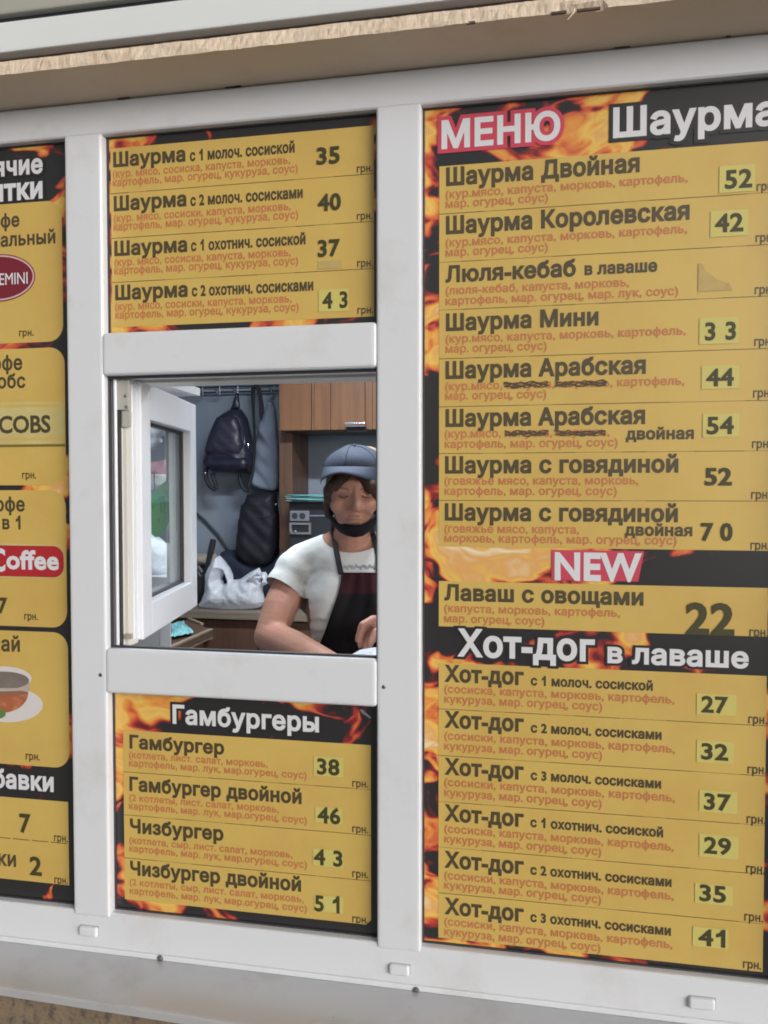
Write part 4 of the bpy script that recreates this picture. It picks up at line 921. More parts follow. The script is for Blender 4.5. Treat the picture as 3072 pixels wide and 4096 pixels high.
ribbon(bm, [(1070, 85), (1030, 150), (1018, 320), (1030, 560), (1045, 850), (1050, 1080), (1045, 1400), (1010, 1700), (940, 2000)], [45, 40, 26, 22, 20, 26, 18, 18, 18], [2.22, 2.21, 2.21, 2.21, 2.21, 2.2, 2.19, 2.18, 2.17])
ribbon(bm, [(1075, 85), (1120, 150), (1150, 300), (1175, 480), (1170, 580), (1160, 690)], [45, 40, 38, 42, 40, 10], 2.185)
bm_obj('strap', bm, M['blackbag'], hb)
bm = bmesh.new(); ell(bm, CP('B2', 1430, 170, 2.12), .006, u=8, v=6); bm_obj('stud', bm, M['chrome'], hb)
V_, F_ = slab('B2', [(1040, 372), (1380, 370), (1420, 345), (1420, 352), (1385, 384), (1200, 392), (1040, 384)], 2.125, .004, .003, round_=.004, wr=0); obj('zip', V_, F_, M['leather2'], hb)
# navy padded bag behind
nb = [(430, 1060), (480, 1000), (600, 968), (800, 965), (1200, 980), (1560, 940), (1640, 1200), (1640, 1800), (1250, 2000), (700, 2000), (480, 1700)]
V_, F_ = slab('B2', nb, 2.235, .07, .009, round_=.08, wr=.006, ws=30, k=4); o = obj('padded_bag', V_, F_, M['navy'], smooth=True); tag(o, 'navy padded bag on the back counter behind the white carrier bag', 'bag')
# cable down the wall
bm = bmesh.new(); tube(bm, [CP('B2', x, y, 2.285) for x, y in ((-160, 130), (50, 340), (180, 450), (300, 585), (400, 690), (480, 800), (560, 920), (610, 975), (640, 1060))], .0055, 8); o = bm_obj('wall_cable', bm, M['darkmetal']); tag(o, 'dark cable slanting down the back wall beside the sash', 'cable')
# white carrier bag
cb = [(90, 1920), (130, 1850), (190, 1700), (200, 1400), (240, 1300), (310, 1180), (400, 1075), (450, 1075), (530, 1170), (620, 1290), (665, 1400), (682, 1500), (800, 1488), (960, 1375), (1060, 1320), (1138, 1285), (1172, 1362), (1255, 1362), (1300, 1450), (1325, 1550), (1200, 1612), (1195, 1680), (1222, 1800), (1242, 1890), (1200, 1960), (1130, 2000), (900, 2040), (640, 2060), (430, 2030), (130, 2005)]
cg = thing('carrier_bag', 'crumpled white plastic carrier bag with loop handles on the back counter', 'bag', CP('B2', 660, 2055, 1.93))
V_, F_ = slab('B2', cb, 1.93, .075, .0045, holes=[[(475, 1490), (500, 1420), (525, 1350), (555, 1420), (590, 1530), (530, 1582)], [(1170, 1380), (1195, 1385), (1198, 1412), (1175, 1408)], [(1165, 1500), (1215, 1482), (1180, 1545)]], round_=.085, wr=.003, ws=60, back=.6, k=1)
obj('bag_body', V_, F_, M['bag'], cg, smooth=True)
V_, F_ = slab('B2', [(960, 1450), (1100, 1360), (1150, 1340), (1170, 1430), (1060, 1440), (960, 1520), (880, 1560)], 1.865, .010, .004, round_=.02, wr=.006, ws=120); obj('handle', V_, F_, M['bag'], cg, smooth=True)
V_, F_ = slab('B2', [(385, 1190), (410, 1175), (432, 1200), (410, 1300), (400, 1400), (380, 1400)], 1.918, .004, .003, round_=.01, wr=0); obj('fold', V_, F_, mat('bag_fold_shade', (.30, .34, .42), .5), cg)  # shade in the bag's crease, put in as a darker blue-grey patch
# pan behind the carrier bag
fp = thing('frying_pan', 'black pan standing on edge at left of the carrier bag', 'pan', CP('B2', 110, 1900, 2.05))
bm = bmesh.new(); tube(bm, [CP('B2', x, y, 2.05) for x, y in ((325, 785), (300, 900), (268, 1050), (235, 1180), (200, 1330), (160, 1500))], [.0135, .0145, .0135, .011, .010, .010], 10); bm_obj('handle', bm, M['darkbox'], fp)
V_, F_ = slab('B2', [(-150, 1380), (0, 1270), (120, 1300), (195, 1420), (200, 1700), (140, 1950), (0, 2020), (-150, 1980)], 2.06, .03, .008, round_=.03, wr=0); obj('pan_body', V_, F_, M['darkbox'], fp, smooth=True)
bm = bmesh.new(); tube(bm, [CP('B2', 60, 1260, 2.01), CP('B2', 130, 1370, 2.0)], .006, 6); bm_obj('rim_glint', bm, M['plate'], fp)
V_, F_ = slab('B2', [(-150, 1060), (40, 1030), (250, 1045), (380, 1040), (400, 1180), (300, 1260), (60, 1262), (-150, 1260)], 2.2, .06, .008, round_=.05, wr=.008, ws=60); o = obj('folded_cloth', V_, F_, M['beige'], smooth=True); tag(o, 'beige folded cloth against the back wall behind the pan handle', 'cloth')
# something for it to stand on
boxo('shelf_block', (CP('B2', -150, 1300, 2.2).x, CP('B2', 320, 1300, 2.2).x, 2.12, 2.29, zc, CP('B2', 0, 1258, 2.2).z), M['darkbox'], ct)

# side table with rim and cyan cloth
zt_ = PZ(850, 2520, 1).z
zt_ = CP('T', 1225, 1352, 1.55).z
A_, B_, C_ = PZ(*cv('T', 735, 1565), zt_), PZ(*cv('T', 1228, 1352), zt_), PZ(*cv('T', 1085, 1296), zt_)
A0 = A_ + (A_ - B_) * .9; D0 = A0 + (C_ - B_) * 3.0; C1 = C_ + (C_ - B_) * 1.2
tb = thing('side_table', 'brown side table with a pale rim running under the open sash', 'table', (A_.x, A_.y, 0))
prism('table_top', [A0, B_, C1, D0], zt_ - .03, zt_ - .006, M['brown_wood'], tb)
def strip(name, a, b, w, z0, z1, m, parent):
    d = (b - a); n_ = Vector((-d.y, d.x, 0)).normalized() * w
    return prism(name, [a, b, b + n_, a + n_], z0, z1, m, parent)
strip('rim', A0, B_, .014, zt_ - .034, zt_, M['edge_wood'], tb)
strip('rim', C1, C_ * 1.0, .012, zt_ - .0055, zt_ + .002, M['edge_wood'], tb)
for p in (A0, B_, C1):
    q = p.lerp((A0 + B_ + C1) / 3, .12); bm = bmesh.new(); box(bm, q.x - .015, q.x + .015, q.y - .015, q.y + .015, 0, zt_ - .035); bm_obj('leg', bm, M['brown_wood'], tb)
bm = bmesh.new(); cc_ = [cv('T', x, y) for x, y in ((735, 1330), (830, 1300), (895, 1290), (905, 1330), (1005, 1412), (940, 1425), (800, 1455), (735, 1460))]
base = [PZ(u, v, zt_ + .002) for u, v in cc_]; ctr = sum(base, Vector()) / len(base); N_ = 10; rr = []
for j in range(N_ + 1):
    r_ = j / N_; ring = []
    for i in range(32):
        t_ = i / 32 * len(base); p = base[int(t_) % len(base)].lerp(base[(int(t_) + 1) % len(base)], t_ % 1); q = ctr.lerp(p, r_)
        ring.append(bm.verts.new(q + Vector((0, 0, .002 + (1 - r_) * .018 + .011 * abs(math.sin(i * 1.9 + r_ * 9)) * (1 if j < N_ else .4)))))
    rr.append(ring)
for A, Bq in zip(rr, rr[1:]):
    for i in range(32): bm.faces.new((A[i], A[(i + 1) % 32], Bq[(i + 1) % 32], Bq[i]))
o = bm_obj('crumpled_napkin', bm, mat('cyan_napkin', (.28, .60, .62), .7, .15, 60)); tag(o, 'crumpled cyan napkin on the brown side table', 'napkin')

# white freezer behind the sash with a full bag on it
fxr = P(683, 2550, .70).x; fzt = P(660, 2290, .80).z
fz = thing('chest_freezer', 'white chest freezer behind the open sash', 'freezer', (fxr - .3, .9, 0))
def fz_prism(name, e, z0, z1):
    a = Vector((fxr + e, .70 - e, 0)); k = (1.25 + DIST) / a.length * .97; b = Vector((a.x * (1.2 + DIST) / (a.y + DIST) - .01, 1.2, 0))
    return prism(name, [Vector((-1.6, a.y, 0)), a, b, Vector((-1.6, 1.2, 0))], z0, z1, M['fridge'], fz)
fz_prism('body', 0, 0, fzt - .04); fz_prism('lid', .006, fzt - .038, fzt)
boxo('corner_trim', (fxr - .028, fxr + .001, .6975, .6995, .02, fzt - .045), M['whitemetal'], fz)
V_, F_ = slab('px', [(480, 2190), (540, 2140), (607, 2130), (642, 2158), (676, 2200), (700, 2262), (712, 2300), (690, 2312), (600, 2316), (480, 2312)], .80, .10, .007, round_=.10, wr=.012, ws=60, back=.8); o = obj('plastic_sack', V_, F_, M['bag'], smooth=True); tag(o, 'bulging white plastic sack on the chest freezer, seen through the sash glass', 'sack')
# shelf on brackets above the freezer, behind the glass
shz = P(640, 1938, 1.0).z
sh = thing('wall_shelf', 'narrow white shelf on the left side behind the sash glass', 'shelf', (-1.3, 1.0, shz))
boxo('shelf_board', (XL + .001, P(676, 1938, 1.0).x, .95, 1.15, shz - .015, shz), M['fridge'], sh, .002)
pa_, pb_ = P(560, 1898, 1.0), P(668, 1938, 1.0)
bm = bmesh.new(); rws = []
cxx = (pa_.x + pb_.x) / 2; rad_ = (pb_.x - pa_.x) / 2
for z_, r_ in ((shz, .9), (shz + .01, .95), (pa_.z - .012, 1.0), (pa_.z - .012, 1.05), (pa_.z - .002, 1.05), (pa_.z, 1.0), (pa_.z, 0.02)):
    rws.append([bm.verts.new((cxx + rad_ * r_ * math.cos(a), 1.05 + rad_ * r_ * math.sin(a), z_)) for a in [2 * math.pi * i / 24 for i in range(24)]])
for A, Bq in zip(rws, rws[1:]):
    for i in range(24): bm.faces.new((A[i], A[(i + 1) % 24], Bq[(i + 1) % 24], Bq[i]))
bm.faces.new(rws[-1])
o = bm_obj('food_tub', bm, mat('cream_tub', (.62, .60, .55), .4, .05)); tag(o, 'cream lidded tub on the shelf behind the sash glass', 'tub')
V_, F_ = slab('px', [(560, 1850), (640, 1845), (668, 1835), (690, 1835), (702, 1880), (706, 1960), (690, 1975), (670, 1940), (560, 1938)], 1.2, .05, .01, round_=.05, wr=.01, ws=40); o = obj('pink_bag', V_, F_, M['pinkbag'], smooth=True); tag(o, 'dusty pink bag hanging behind the cream tub', 'bag')
V_, F_ = slab('px', [(560, 1660), (640, 1672), (672, 1716), (664, 1740), (640, 1752), (652, 1760), (646, 1775), (628, 1782), (632, 1795), (618, 1800), (606, 1795), (560, 1760)], 1.25, .03, .008, round_=.04, wr=.01, ws=60); o = obj('crumpled_film', V_, F_, M['bag'], smooth=True); tag(o, 'crumpled clear film hanging behind the top of the sash glass', 'film')
bm = bmesh.new(); a_, b_ = P(668, 1700, 1.22), P(668, 1935, 1.22); tube(bm, [(a_.x, 1.22, 2.419), (a_.x, 1.22, shz + .002)], .008, 8); o = bm_obj('pipe', bm, M['fridge']); tag(o, 'thin white upright pipe behind the sash glass', 'pipe')
# green price card taped to the inside of the sash glass
gtag = thing('price_card', 'tilted neon green handwritten card behind the sash glass', 'card', SP(.12, .06, sz0 + .2))
def gpt(u, v, d=.046):                     # point on the plane a little behind the glass
    o_ = SP(0, d, 0); r_ = ray(u, v); k = (o_ - CAM).dot(nrm) / r_.dot(nrm); return CAM + r_ * k
gp = [gpt(*p) for p in ((600, 1978), (674, 1916), (683, 1990), (693, 2062), (645, 2142), (625, 2150), (590, 2120), (585, 2000))]
n = len(gp); V_ = gp + [p - nrm * .0012 for p in gp]
obj('card', V_, [tuple(range(n)), tuple(range(n, 2 * n))[::-1]] + [(i, n + i, n + (i + 1) % n, (i + 1) % n) for i in range(n)], M['green'], gtag)
bm = bmesh.new()
for pl2 in ([(608, 2035), (625, 2005), (640, 1985), (643, 2030), (644, 2050)], [(640, 1990), (648, 1985), (652, 2010)], [(660, 1965), (668, 1970), (674, 2020), (672, 2048), (664, 2050)], [(630, 2080), (640, 2072), (634, 2095)]):
    tube(bm, [gpt(u, v, .0455) for u, v in pl2], .0011, 5)
bm_obj('handwriting', bm, mat('dark_green_marker', (.012, .07, .02), .5), gtag)
bm = bmesh.new(); tube(bm, [gpt(u, v, .05) for u, v in ((618, 1885), (616, 1920), (620, 1950), (612, 1972))], .0012, 5); bm_obj('string', bm, M['gasket'], gtag)
# white shelf above the sash
e0, e1 = PZ(575, 1512, Z(.205)), PZ(800, 1584, Z(.205))
ps2 = [e0, e1, Vector((XL + .01, e1.y + .05, 0)), Vector((XL + .01, e0.y, 0))]
o = prism('overhead_shelf', ps2, Z(.205), Z(.222), M['whitemetal'], None); tag(o, 'white shelf jutting from the left above the opened sash', 'shelf')

# work counter under the window with a paper wrap on it
wk = thing('work_counter', 'steel work counter just inside the serving window below the sill', 'counter', (-.4, .4, 0))
zk = Z(-.455)
boxo('counter_top', (fxr + .03, .5, .125, .78, zk - .03, zk), mat('brushed_steel', (.5, .5, .52), .35, .05, metal=.8), wk, .003)
boxo('carcass', (fxr + .05, .48, .14, .74, 0, zk - .031), M['fridge'], wk)
V_, F_ = slab('px', [(1345, 2768), (1360, 2680), (1400, 2622), (1440, 2599), (1480, 2592), (1540, 2585), (1600, 2610), (1640, 2660), (1650, 2768)], .58, .05, .006, round_=.04, wr=.008, ws=70); o = obj('paper_wrap', V_, F_, M['bag'], smooth=True); tag(o, 'white paper wrap on the work counter under the worker\'s hand', 'wrap')

# ================================================================== THE WORKER
hx = lambda u, v, y: P(u, v, y)
pel = P(1440, 2760, 1.04); BODY = Vector((pel.x, 1.02, 0))
pn = thing('person', 'worker in a slate-blue cap, lowered black mask, white shirt and dark apron, looking down', 'person', BODY)
bm = bmesh.new()
# head
ell(bm, hx(1416, 1945, 1.0), (.072, .092, .092)); ell(bm, hx(1416, 1990, .955), (.064, .062, .075)); ell(bm, hx(1417, 2050, .945), (.052, .055, .058)); ell(bm, hx(1419, 2100, .925), (.032, .034, .028))
for du in (-62, 50): ell(bm, hx(1420 + du, 2020, .92), (.026, .028, .026))       # cheeks
cap(bm, hx(1425, 1962, .900), .009, hx(1430, 2030, .876), .0125); ell(bm, hx(1419, 2036, .888), .008); ell(bm, hx(1441, 2036, .888), .008)
ell(bm, hx(1421, 2072, .886), (.022, .012, .0065)); ell(bm, hx(1421, 2086, .889), (.019, .012, .0065))
ell(bm, hx(1416, 1938, .925), (.052, .022, .018))                                 # brow
for u, yy in ((1308, 1.02), (1522, 1.0)): ell(bm, hx(u, 2000, yy), (.010, .02, .03))
# neck, trunk
cap(bm, hx(1412, 2080, 1.01), .052, hx(1408, 2215, 1.05), .060)
SHL, SHR = hx(1192, 2290, 1.03), hx(1676, 2288, 1.05)
cap(bm, hx(1375, 2168, 1.05), .046, hx(1215, 2258, 1.04), .054); cap(bm, hx(1440, 2168, 1.05), .046, hx(1620, 2256, 1.05), .054)
ell(bm, hx(1420, 2300, 1.06), (.165, .095, .12)); ell(bm, hx(1428, 2440, 1.05), (.152, .100, .15)); ell(bm, hx(1434, 2600, 1.05), (.148, .105, .14)); ell(bm, pel, (.168, .12, .15))
for du in (-95, 85): ell(bm, hx(1425 + du, 2385, 1.0), (.066, .056, .066))        # bust
# arms
ELL_, WRL = hx(1080, 2545, .93), hx(1385, 2690, .72)
ell(bm, SHL, (.066, .064, .066)); cap(bm, SHL, .056, hx(1122, 2425, .97), .051); cap(bm, hx(1122, 2425, .97), .051, ELL_, .046); cap(bm, ELL_, .046, ELL_.lerp(WRL, .35), .046); cap(bm, ELL_.lerp(WRL, .35), .046, WRL, .029)
ELR, WRR = hx(1735, 2560, .96), hx(1570, 2500, .76)
ell(bm, SHR, (.066, .064, .066)); cap(bm, SHR, .056, ELR, .046); cap(bm, ELR, .046, WRR, .029)
# far-side hand, seen over the wrap: fingers bent down
def hand(bm, w, kn, tips, thumb):
    palm_c = w.lerp(kn[1], .55)
    for k in kn: cap(bm, w.lerp(k, .25), .017, k, .0115)
    for k, (m_, e_) in zip(kn, tips): cap(bm, k, .0105, m_, .0095); cap(bm, m_, .0095, e_, .0078)
    cap(bm, w, .016, thumb[0], .0125); cap(bm, thumb[0], .012, thumb[1], .0095)
hand(bm, WRR, [hx(1490, 2478, .700), hx(1482, 2490, .716), hx(1478, 2504, .734), hx(1480, 2520, .75)],
     [(hx(1448, 2500, .672), hx(1430, 2560, .664)), (hx(1446, 2520, .690), hx(1440, 2582, .680)), (hx(1450, 2540, .712), hx(1458, 2592, .700)), (hx(1460, 2552, .734), hx(1474, 2590, .722))],
     (hx(1500, 2530, .69), hx(1478, 2580, .668)))
hand(bm, WRL, [hx(1440, 2705, .66), hx(1446, 2712, .645), hx(1450, 2722, .63), hx(1450, 2735, .615)],
     [(hx(1480, 2705, .65), hx(1500, 2720, .63)), (hx(1486, 2715, .63), hx(1505, 2730, .615)), (hx(1488, 2727, .615), hx(1505, 2742, .60)), (hx(1480, 2742, .60), hx(1492, 2755, .59))],
     (hx(1440, 2690, .62), hx(1475, 2700, .60)))
# legs to the floor
for s_ in (-1, 1):
    hip = Vector((pel.x + s_ * .085, 1.06, pel.z - .06)); kn_ = Vector((pel.x + s_ * .10, 1.03, .46)); an = Vector((pel.x + s_ * .10, 1.08, .07))
    cap(bm, hip, .085, kn_, .056, 14); cap(bm, kn_, .056, an, .038, 14); cap(bm, Vector((an.x, an.y + .02, .04)), .036, Vector((an.x + s_ * .03, an.y - .13, .03)), .03, 8)
VB, FB = remesh(bm, .0045, 5, .5)
eyes = [hx(1372, 1983, .905), hx(1466, 1983, .905)]
for v in VB:                                # eye sockets, nostril side dips, mouth line
    for e_ in eyes:
        d = math.hypot((v.x - e_.x) / .020, (v.z - e_.z) / .012)
        if v.y < .99 and d < 2.2: v.y += .010 * math.exp(-d * d)
    m_ = hx(1421, 2079, .88); d = math.hypot((v.x - m_.x) / .020, (v.z - m_.z) / .0025)
    if v.y < .95 and d < 2.5: v.y += .003 * math.exp(-d * d)
obj('body', VB, FB, M['skin'], pn, smooth=True)
bvh = BVHTree.FromPolygons(VB, FB)
def on_face(u, v, lift=.001, tree=None):
    r_ = ray(u, v).normalized(); h = (tree or bvh).ray_cast(CAM, r_)
    return (h[0] - r_ * lift) if h[0] is not None else None
def decal(name, pts, m, lift=.0012, w=.0012):
    bm = bmesh.new(); q = [on_face(u, v, lift) for u, v in pts]; q = [p for p in q if p is not None]
    if len(q) > 1: tube(bm, q, w, 6); bm_obj(name, bm, m, pn)
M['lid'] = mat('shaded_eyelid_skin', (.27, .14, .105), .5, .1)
for cu in (1372, 1466):
    p = on_face(cu + 2, 1980, .0005)
    if p is not None:
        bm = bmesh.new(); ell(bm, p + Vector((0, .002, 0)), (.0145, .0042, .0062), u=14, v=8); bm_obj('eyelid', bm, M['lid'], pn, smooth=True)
    decal('eyelashes', [(cu - 18, 1984), (cu - 8, 1989), (cu + 6, 1990), (cu + 20, 1985)], M['eye'], .0010, .0016)
    decal('eyebrow', [(cu - 26, 1960), (cu - 8, 1952), (cu + 12, 1954), (cu + 26, 1961)], M['brow'], .0001, .0024)
decal('mouth', [(1396, 2080), (1410, 2078), (1422, 2080), (1436, 2078), (1447, 2081)], M['lip'], .0002, .0014)
# hair
bm = bmesh.new()
ell(bm, hx(1416, 1950, 1.03), (.082, .090, .092))
for a, b, r1, r2 in (((1400, 1885, .910), (1345, 1942, .914), .013, .018), ((1345, 1940, .925), (1318, 1995, .965), .018, .014), ((1368, 1890, .912), (1322, 1955, .94), .014, .018), ((1436, 1898, .918), (1482, 1946, .916), .012, .02), ((1480, 1940, .925), (1508, 2000, .955), .02, .016), ((1462, 1905, .93), (1502, 1965, .935), .013, .02), ((1316, 1960, .99), (1316, 2060, 1.03), .018, .014), ((1512, 1960, .98), (1516, 2050, 1.02), .018, .014)):
    cap(bm, hx(*a), r1, hx(*b), r2)
VH, FH = remesh(bm, .005, 3)
obj('hair', VH, FH, M['hair'], pn, smooth=True)
bm = bmesh.new(); ell(bm, hx(1466, 1815, 1.06), (.038, .04, .022)); ell(bm, hx(1480, 1822, 1.05), (.03, .03, .018)); VH, FH = remesh(bm, .005, 2); obj('hair_bun', VH, FH, M['hair2'], pn, smooth=True)
# cap: crown panels and peak
cc0 = hx(1417, 1866, 1.005)
bm = bmesh.new(); rows = []; nseg, nr = 36, 12
for j in range(nr + 1):
    ph = math.pi / 2 * j / nr; ring = []
    for i in range(nseg):
        a = 2 * math.pi * i / nseg
        fl = 1 + .018 * math.sin(a * 6) * math.sin(ph) * 0 
        rx, ry, rz = .0870, .104, .062
        e = math.cos(ph) ** .95
        ring.append(bm.verts.new(cc0 + Vector((rx * math.sin(a) * e, -ry * math.cos(a) * e, rz * math.sin(ph) - .004 + .004 * math.sin(3 * a + 2 * ph)))))
    rows.append(ring)
for A, Bq in zip(rows, rows[1:]):
    for i in range(nseg):
        try: bm.faces.new((A[i], A[(i + 1) % nseg], Bq[(i + 1) % nseg], Bq[i]))
        except ValueError: pass
bmesh.ops.remove_doubles(bm, verts=bm.verts[:], dist=1e-5)
crown = bm_obj('cap', bm, M['cap'], pn, smooth=True)
M['seam'] = mat('cap_seam_thread', (.022, .030, .05), .9)
for a in (-math.pi / 3, 0, math.pi / 3, math.pi):
    bm = bmesh.new(); tube(bm, [cc0 + Vector((.0872 * math.sin(a) * math.cos(t_) ** .95, -.1042 * math.cos(a) * math.cos(t_) ** .95, .0622 * math.sin(t_) - .003 + .004 * math.sin(3 * a + 2 * t_))) for t_ in [math.pi / 2 * k / 14 for k in range(14)]], .0009, 5); bm_obj('cap_seam', bm, M['seam'], crown)
ORIG[crown] = ORIG[pn]
bm = bmesh.new(); ell(bm, cc0 + Vector((0, 0, .060)), (.007, .007, .004), u=10, v=6); bm_obj('cap_button', bm, M['cap'], crown)
bm = bmesh.new(); n = 28; rows = []
for i in range(n + 1):
    a = -1.22 + 2.44 * i / n; c_ = math.cos(a)
    p0 = cc0 + Vector((.0875 * math.sin(a), -.103 * math.cos(a), -.002)); 
    out = .052 * max(0, math.cos(a * 1.20)) ** .8; dr = .020 + .030 * abs(math.sin(a)) ** 1.6 
    p3 = cc0 + Vector(((.090 + out * .10) * math.sin(a), -.103 * math.cos(a) - out, -dr))
    p1 = p0.lerp(p3, .4) + Vector((0, 0, .004 * c_)); p2 = p0.lerp(p3, .8) + Vector((0, 0, .002 * c_))
    rows.append([bm.verts.new(p) for p in (p0, p1, p2, p3, p3 + Vector((0, .002, -.0035)), p2 + Vector((0, .002, -.004)), p0 + Vector((0, .004, -.005)))])
for A, Bq in zip(rows, rows[1:]):
    for k in range(6):
        f = bm.faces.new((A[k], A[k + 1], Bq[k + 1], Bq[k])); f.material_index = 1 if k >= 3 else 0
pk = bm_obj('cap_peak', bm, [M['cap'], M['capdark']], pn, smooth=True)
# face mask pulled under the chin
up_ = [(1306, 2025, 1.03), (1325, 2062, .965), (1352, 2084, .925), (1385, 2096, .893), (1420, 2100, .879), (1455, 2096, .887), (1486, 2080, .915), (1508, 2056, .955), (1526, 2020, 1.01)]
lo_ = [(1316, 2075, 1.03), (1334, 2104, .975), (1360, 2130, .94), (1388, 2144, .917), (1420, 2150, .91), (1452, 2144, .915), (1482, 2124, .935), (1506, 2092, .965), (1524, 2060, 1.01)]
bm = bmesh.new(); rows = []
for a, b in zip(up_, lo_):
    p, q = hx(*a), hx(*b); col = []
    for k in range(5):
        t_ = k / 4; w = p.lerp(q, t_); w.y -= .012 * math.sin(math.pi * t_) ; col.append(bm.verts.new(w))
    rows.append(col)
for A, Bq in zip(rows, rows[1:]):
    for k in range(4): bm.faces.new((A[k], A[k + 1], Bq[k + 1], Bq[k]))
bmesh.ops.solidify(bm, geom=bm.faces[:], thickness=.003)
bm_obj('face_mask', bm, M['mask'], pn, smooth=True)
# shirt
bm = bmesh.new(); g_ = .010
cap(bm, hx(1372, 2178, 1.05), .050, hx(1215, 2258, 1.04), .064); cap(bm, hx(1444, 2178, 1.05), .050, hx(1620, 2256, 1.05), .064)
ell(bm, hx(1420, 2300, 1.06), (.165 + g_, .095 + g_, .12)); ell(bm, hx(1428, 2440, 1.05), (.160 + g_, .100 + g_, .16)); ell(bm, hx(1434, 2600, 1.05), (.160 + g_, .105 + g_, .15)); ell(bm, pel, (.168 + g_, .12 + g_, .14))
for du in (-95, 85): ell(bm, hx(1425 + du, 2395, 1.0), (.075 + g_, .058 + g_, .085 + g_))
for S_, E_ in ((SHL, hx(1146, 2352, 1.0)), (SHR, SHR.lerp(ELR, .32))):
    ell(bm, S_, (.071, .070, .071)); cap(bm, S_, .064, E_, .066)
VS, FS = remesh(bm, .006, 5, .5)
nk = hx(1402, 2122, .98); NRX, NRZ = .098, .062
def gneck(p): return math.hypot((p.x - nk.x) / NRX, (p.z - nk.z) / NRZ) if p.z < nk.z else abs(p.x - nk.x) / NRX
bs = bmesh.new(); vv = [bs.verts.new(v) for v in VS]
for f in FS: bs.faces.new([vv[i] for i in f])
for S_, E_, sg in ((SHL, hx(1150, 2350, 1.0), 1), (SHR, SHR.lerp(ELR, .25), -1)):
    d_ = (E_ - S_).normalized(); lim = S_.x + sg * .052
    geo = [f for f in bs.faces if (f.calc_center_median().x - lim) * sg < 0]
    geo = list({e for f in geo for e in f.edges} | {v for f in geo for v in f.verts} | set(geo))
    bmesh.ops.bisect_plane(bs, geom=geo, plane_co=E_ + d_ * .012, plane_no=d_, clear_outer=True, dist=1e-5)
bmesh.ops.delete(bs, geom=[f for f in bs.faces if gneck(f.calc_center_median()) < 1 and f.calc_center_median().z > nk.z - .08], context='FACES')
for v in bs.verts:
    if v.is_boundary and v.co.z > SHL.z - .02 and abs(v.co.x - nk.x) < .13:
        g = gneck(v.co)
        if .7 < g < 1.3:
            v.co.x = nk.x + (v.co.x - nk.x) / g
            if v.co.z < nk.z: v.co.z = nk.z + (v.co.z - nk.z) / g
for v in bs.verts:                          # soft folds pulled across the side and belly
    c = v.co
    if c.z < SHL.z - .05 and c.y < 1.1:
        w = min(1, (SHL.z - .05 - c.z) / .10); f1 = math.sin((c.z - c.x * .55) * 58 + 1.6 * math.sin(c.x * 21)); f2 = math.sin((c.z - c.x * .3) * 112 + 2 * math.sin(c.x * 33)); c.y -= w * (.015 * max(0, f1) ** 2.0 + .008 * max(0, f2) ** 2.0)
bs.verts.index_update(); bs.normal_update()
VS = [v.co.copy() for v in bs.verts]; keep = [tuple(v.index for v in f.verts) for f in bs.faces]; bs.free()
sbvh = BVHTree.FromPolygons(VS, keep)
M['shirt'] = shirt_mat()
obj('shirt', VS, keep, M['shirt'], pn, smooth=True)
tq = hx(1421, 2205, .9)
# apron laid over the front
bm = bmesh.new(); rows = []; NR, NC = 40, 20; lastrow = None
edges = [(2290, 1366, 1520), (2330, 1362, 1528), (2375, 1352, 1545), (2460, 1322, 1575), (2530, 1298, 1590), (2600, 1268, 1605), (2700, 1240, 1620), (2860, 1225, 1635)]
def lerp_edges(v):
    for (v0, l0, r0), (v1, l1, r1) in zip(edges, edges[1:]):
        if v <= v1: t_ = (v - v0) / (v1 - v0); return l0 + (l1 - l0) * t_, r0 + (r1 - r0) * t_
    return edges[-1][1:]
ygrid = np.full((NR + 1, NC + 1), np.nan); uvg = {}
for i in range(NR + 1):
    v = 2290 + 570 * i / NR; l, r_ = lerp_edges(v)
    for j in range(NC + 1):
        u = l + (r_ - l) * j / NC; uvg[i, j] = (u, v); h = sbvh.ray_cast(CAM, ray(u, v).normalized())
        hy = h[0].y if h[0] is not None else np.nan
        ygrid[i, j] = hy if hy == hy and .85 < hy < 1.1 else np.nan
fillv = np.nanmedian(ygrid); ygrid = np.where(np.isnan(ygrid), fillv, ygrid)
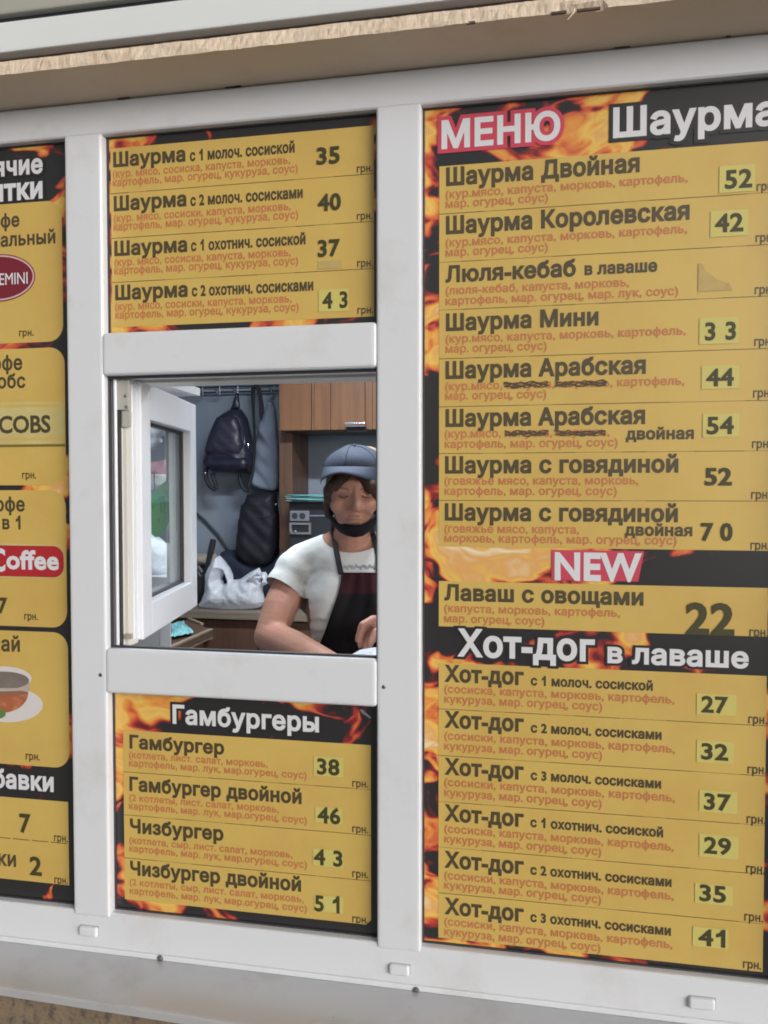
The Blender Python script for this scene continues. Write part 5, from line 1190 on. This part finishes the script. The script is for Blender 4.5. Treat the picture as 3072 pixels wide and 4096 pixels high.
for _ in range(6):
    g2 = ygrid.copy(); g2[1:-1, 1:-1] = (ygrid[:-2, 1:-1] + ygrid[2:, 1:-1] + ygrid[1:-1, :-2] + ygrid[1:-1, 2:]) / 4; ygrid = np.minimum(g2, ygrid + .004)
for i in range(NR + 1):
    rows.append([bm.verts.new(P(*uvg[i, j], ygrid[i, j] - .010 + .003 * math.sin(j * 1.1 + i * .25))) for j in range(NC + 1)])
for i in range(NR):
    for j in range(NC):
        f = bm.faces.new((rows[i][j], rows[i + 1][j], rows[i + 1][j + 1], rows[i][j + 1])); f.material_index = 0 if i < 6 else 1
bmesh.ops.solidify(bm, geom=bm.faces[:], thickness=-.002)
ap = bm_obj('apron', bm, [M['maroon'], M['apron']], pn, smooth=True); ORIG[ap] = ORIG[pn]
def strap(pts, wpx):
    bm = bmesh.new(); rows = []
    for u, v in pts:
        ys = []
        for t_ in (bvh, sbvh):
            h = t_.ray_cast(CAM, ray(u, v).normalized())
            if h[0] is not None: ys.append(h[0].y)
        y_ = min(ys) - .006 if ys else .95
        a, b = P(u - wpx / 2, v, y_), P(u + wpx / 2, v, y_); rows.append([bm.verts.new(p) for p in (a, b, b + Vector((0, .003, 0)), a + Vector((0, .003, 0)))])
    for A, Bq in zip(rows, rows[1:]):
        for k in range(4): bm.faces.new((A[k], A[(k + 1) % 4], Bq[(k + 1) % 4], Bq[k]))
    bm_obj('neck_strap', bm, M['apron'], ap)
strap([(1334, 2085), (1335, 2120), (1337, 2160), (1345, 2205), (1354, 2250), (1364, 2298)], 22)
strap([(1484, 2112), (1492, 2140), (1502, 2175), (1512, 2220), (1516, 2298)], 20)
# small print across the shirt front above the bib
bm = bmesh.new()
for k, (u, v) in enumerate([(1380 + 9 * i, 2268 + 4 * math.sin(i * 2.1)) for i in range(14)]):
    p = on_face(u, v, .0015, sbvh)
    if p is not None: ell(bm, p, (.004 + .002 * (k % 3 == 0), .0008, .004 + .002 * (k % 2)), u=8, v=5)
bm_obj('shirt_print', bm, M['print'], pn)['kind'] = 'stuff'

# tidy the lettering helper away
bpy.data.objects.remove(_to); bpy.data.curves.remove(_tc)
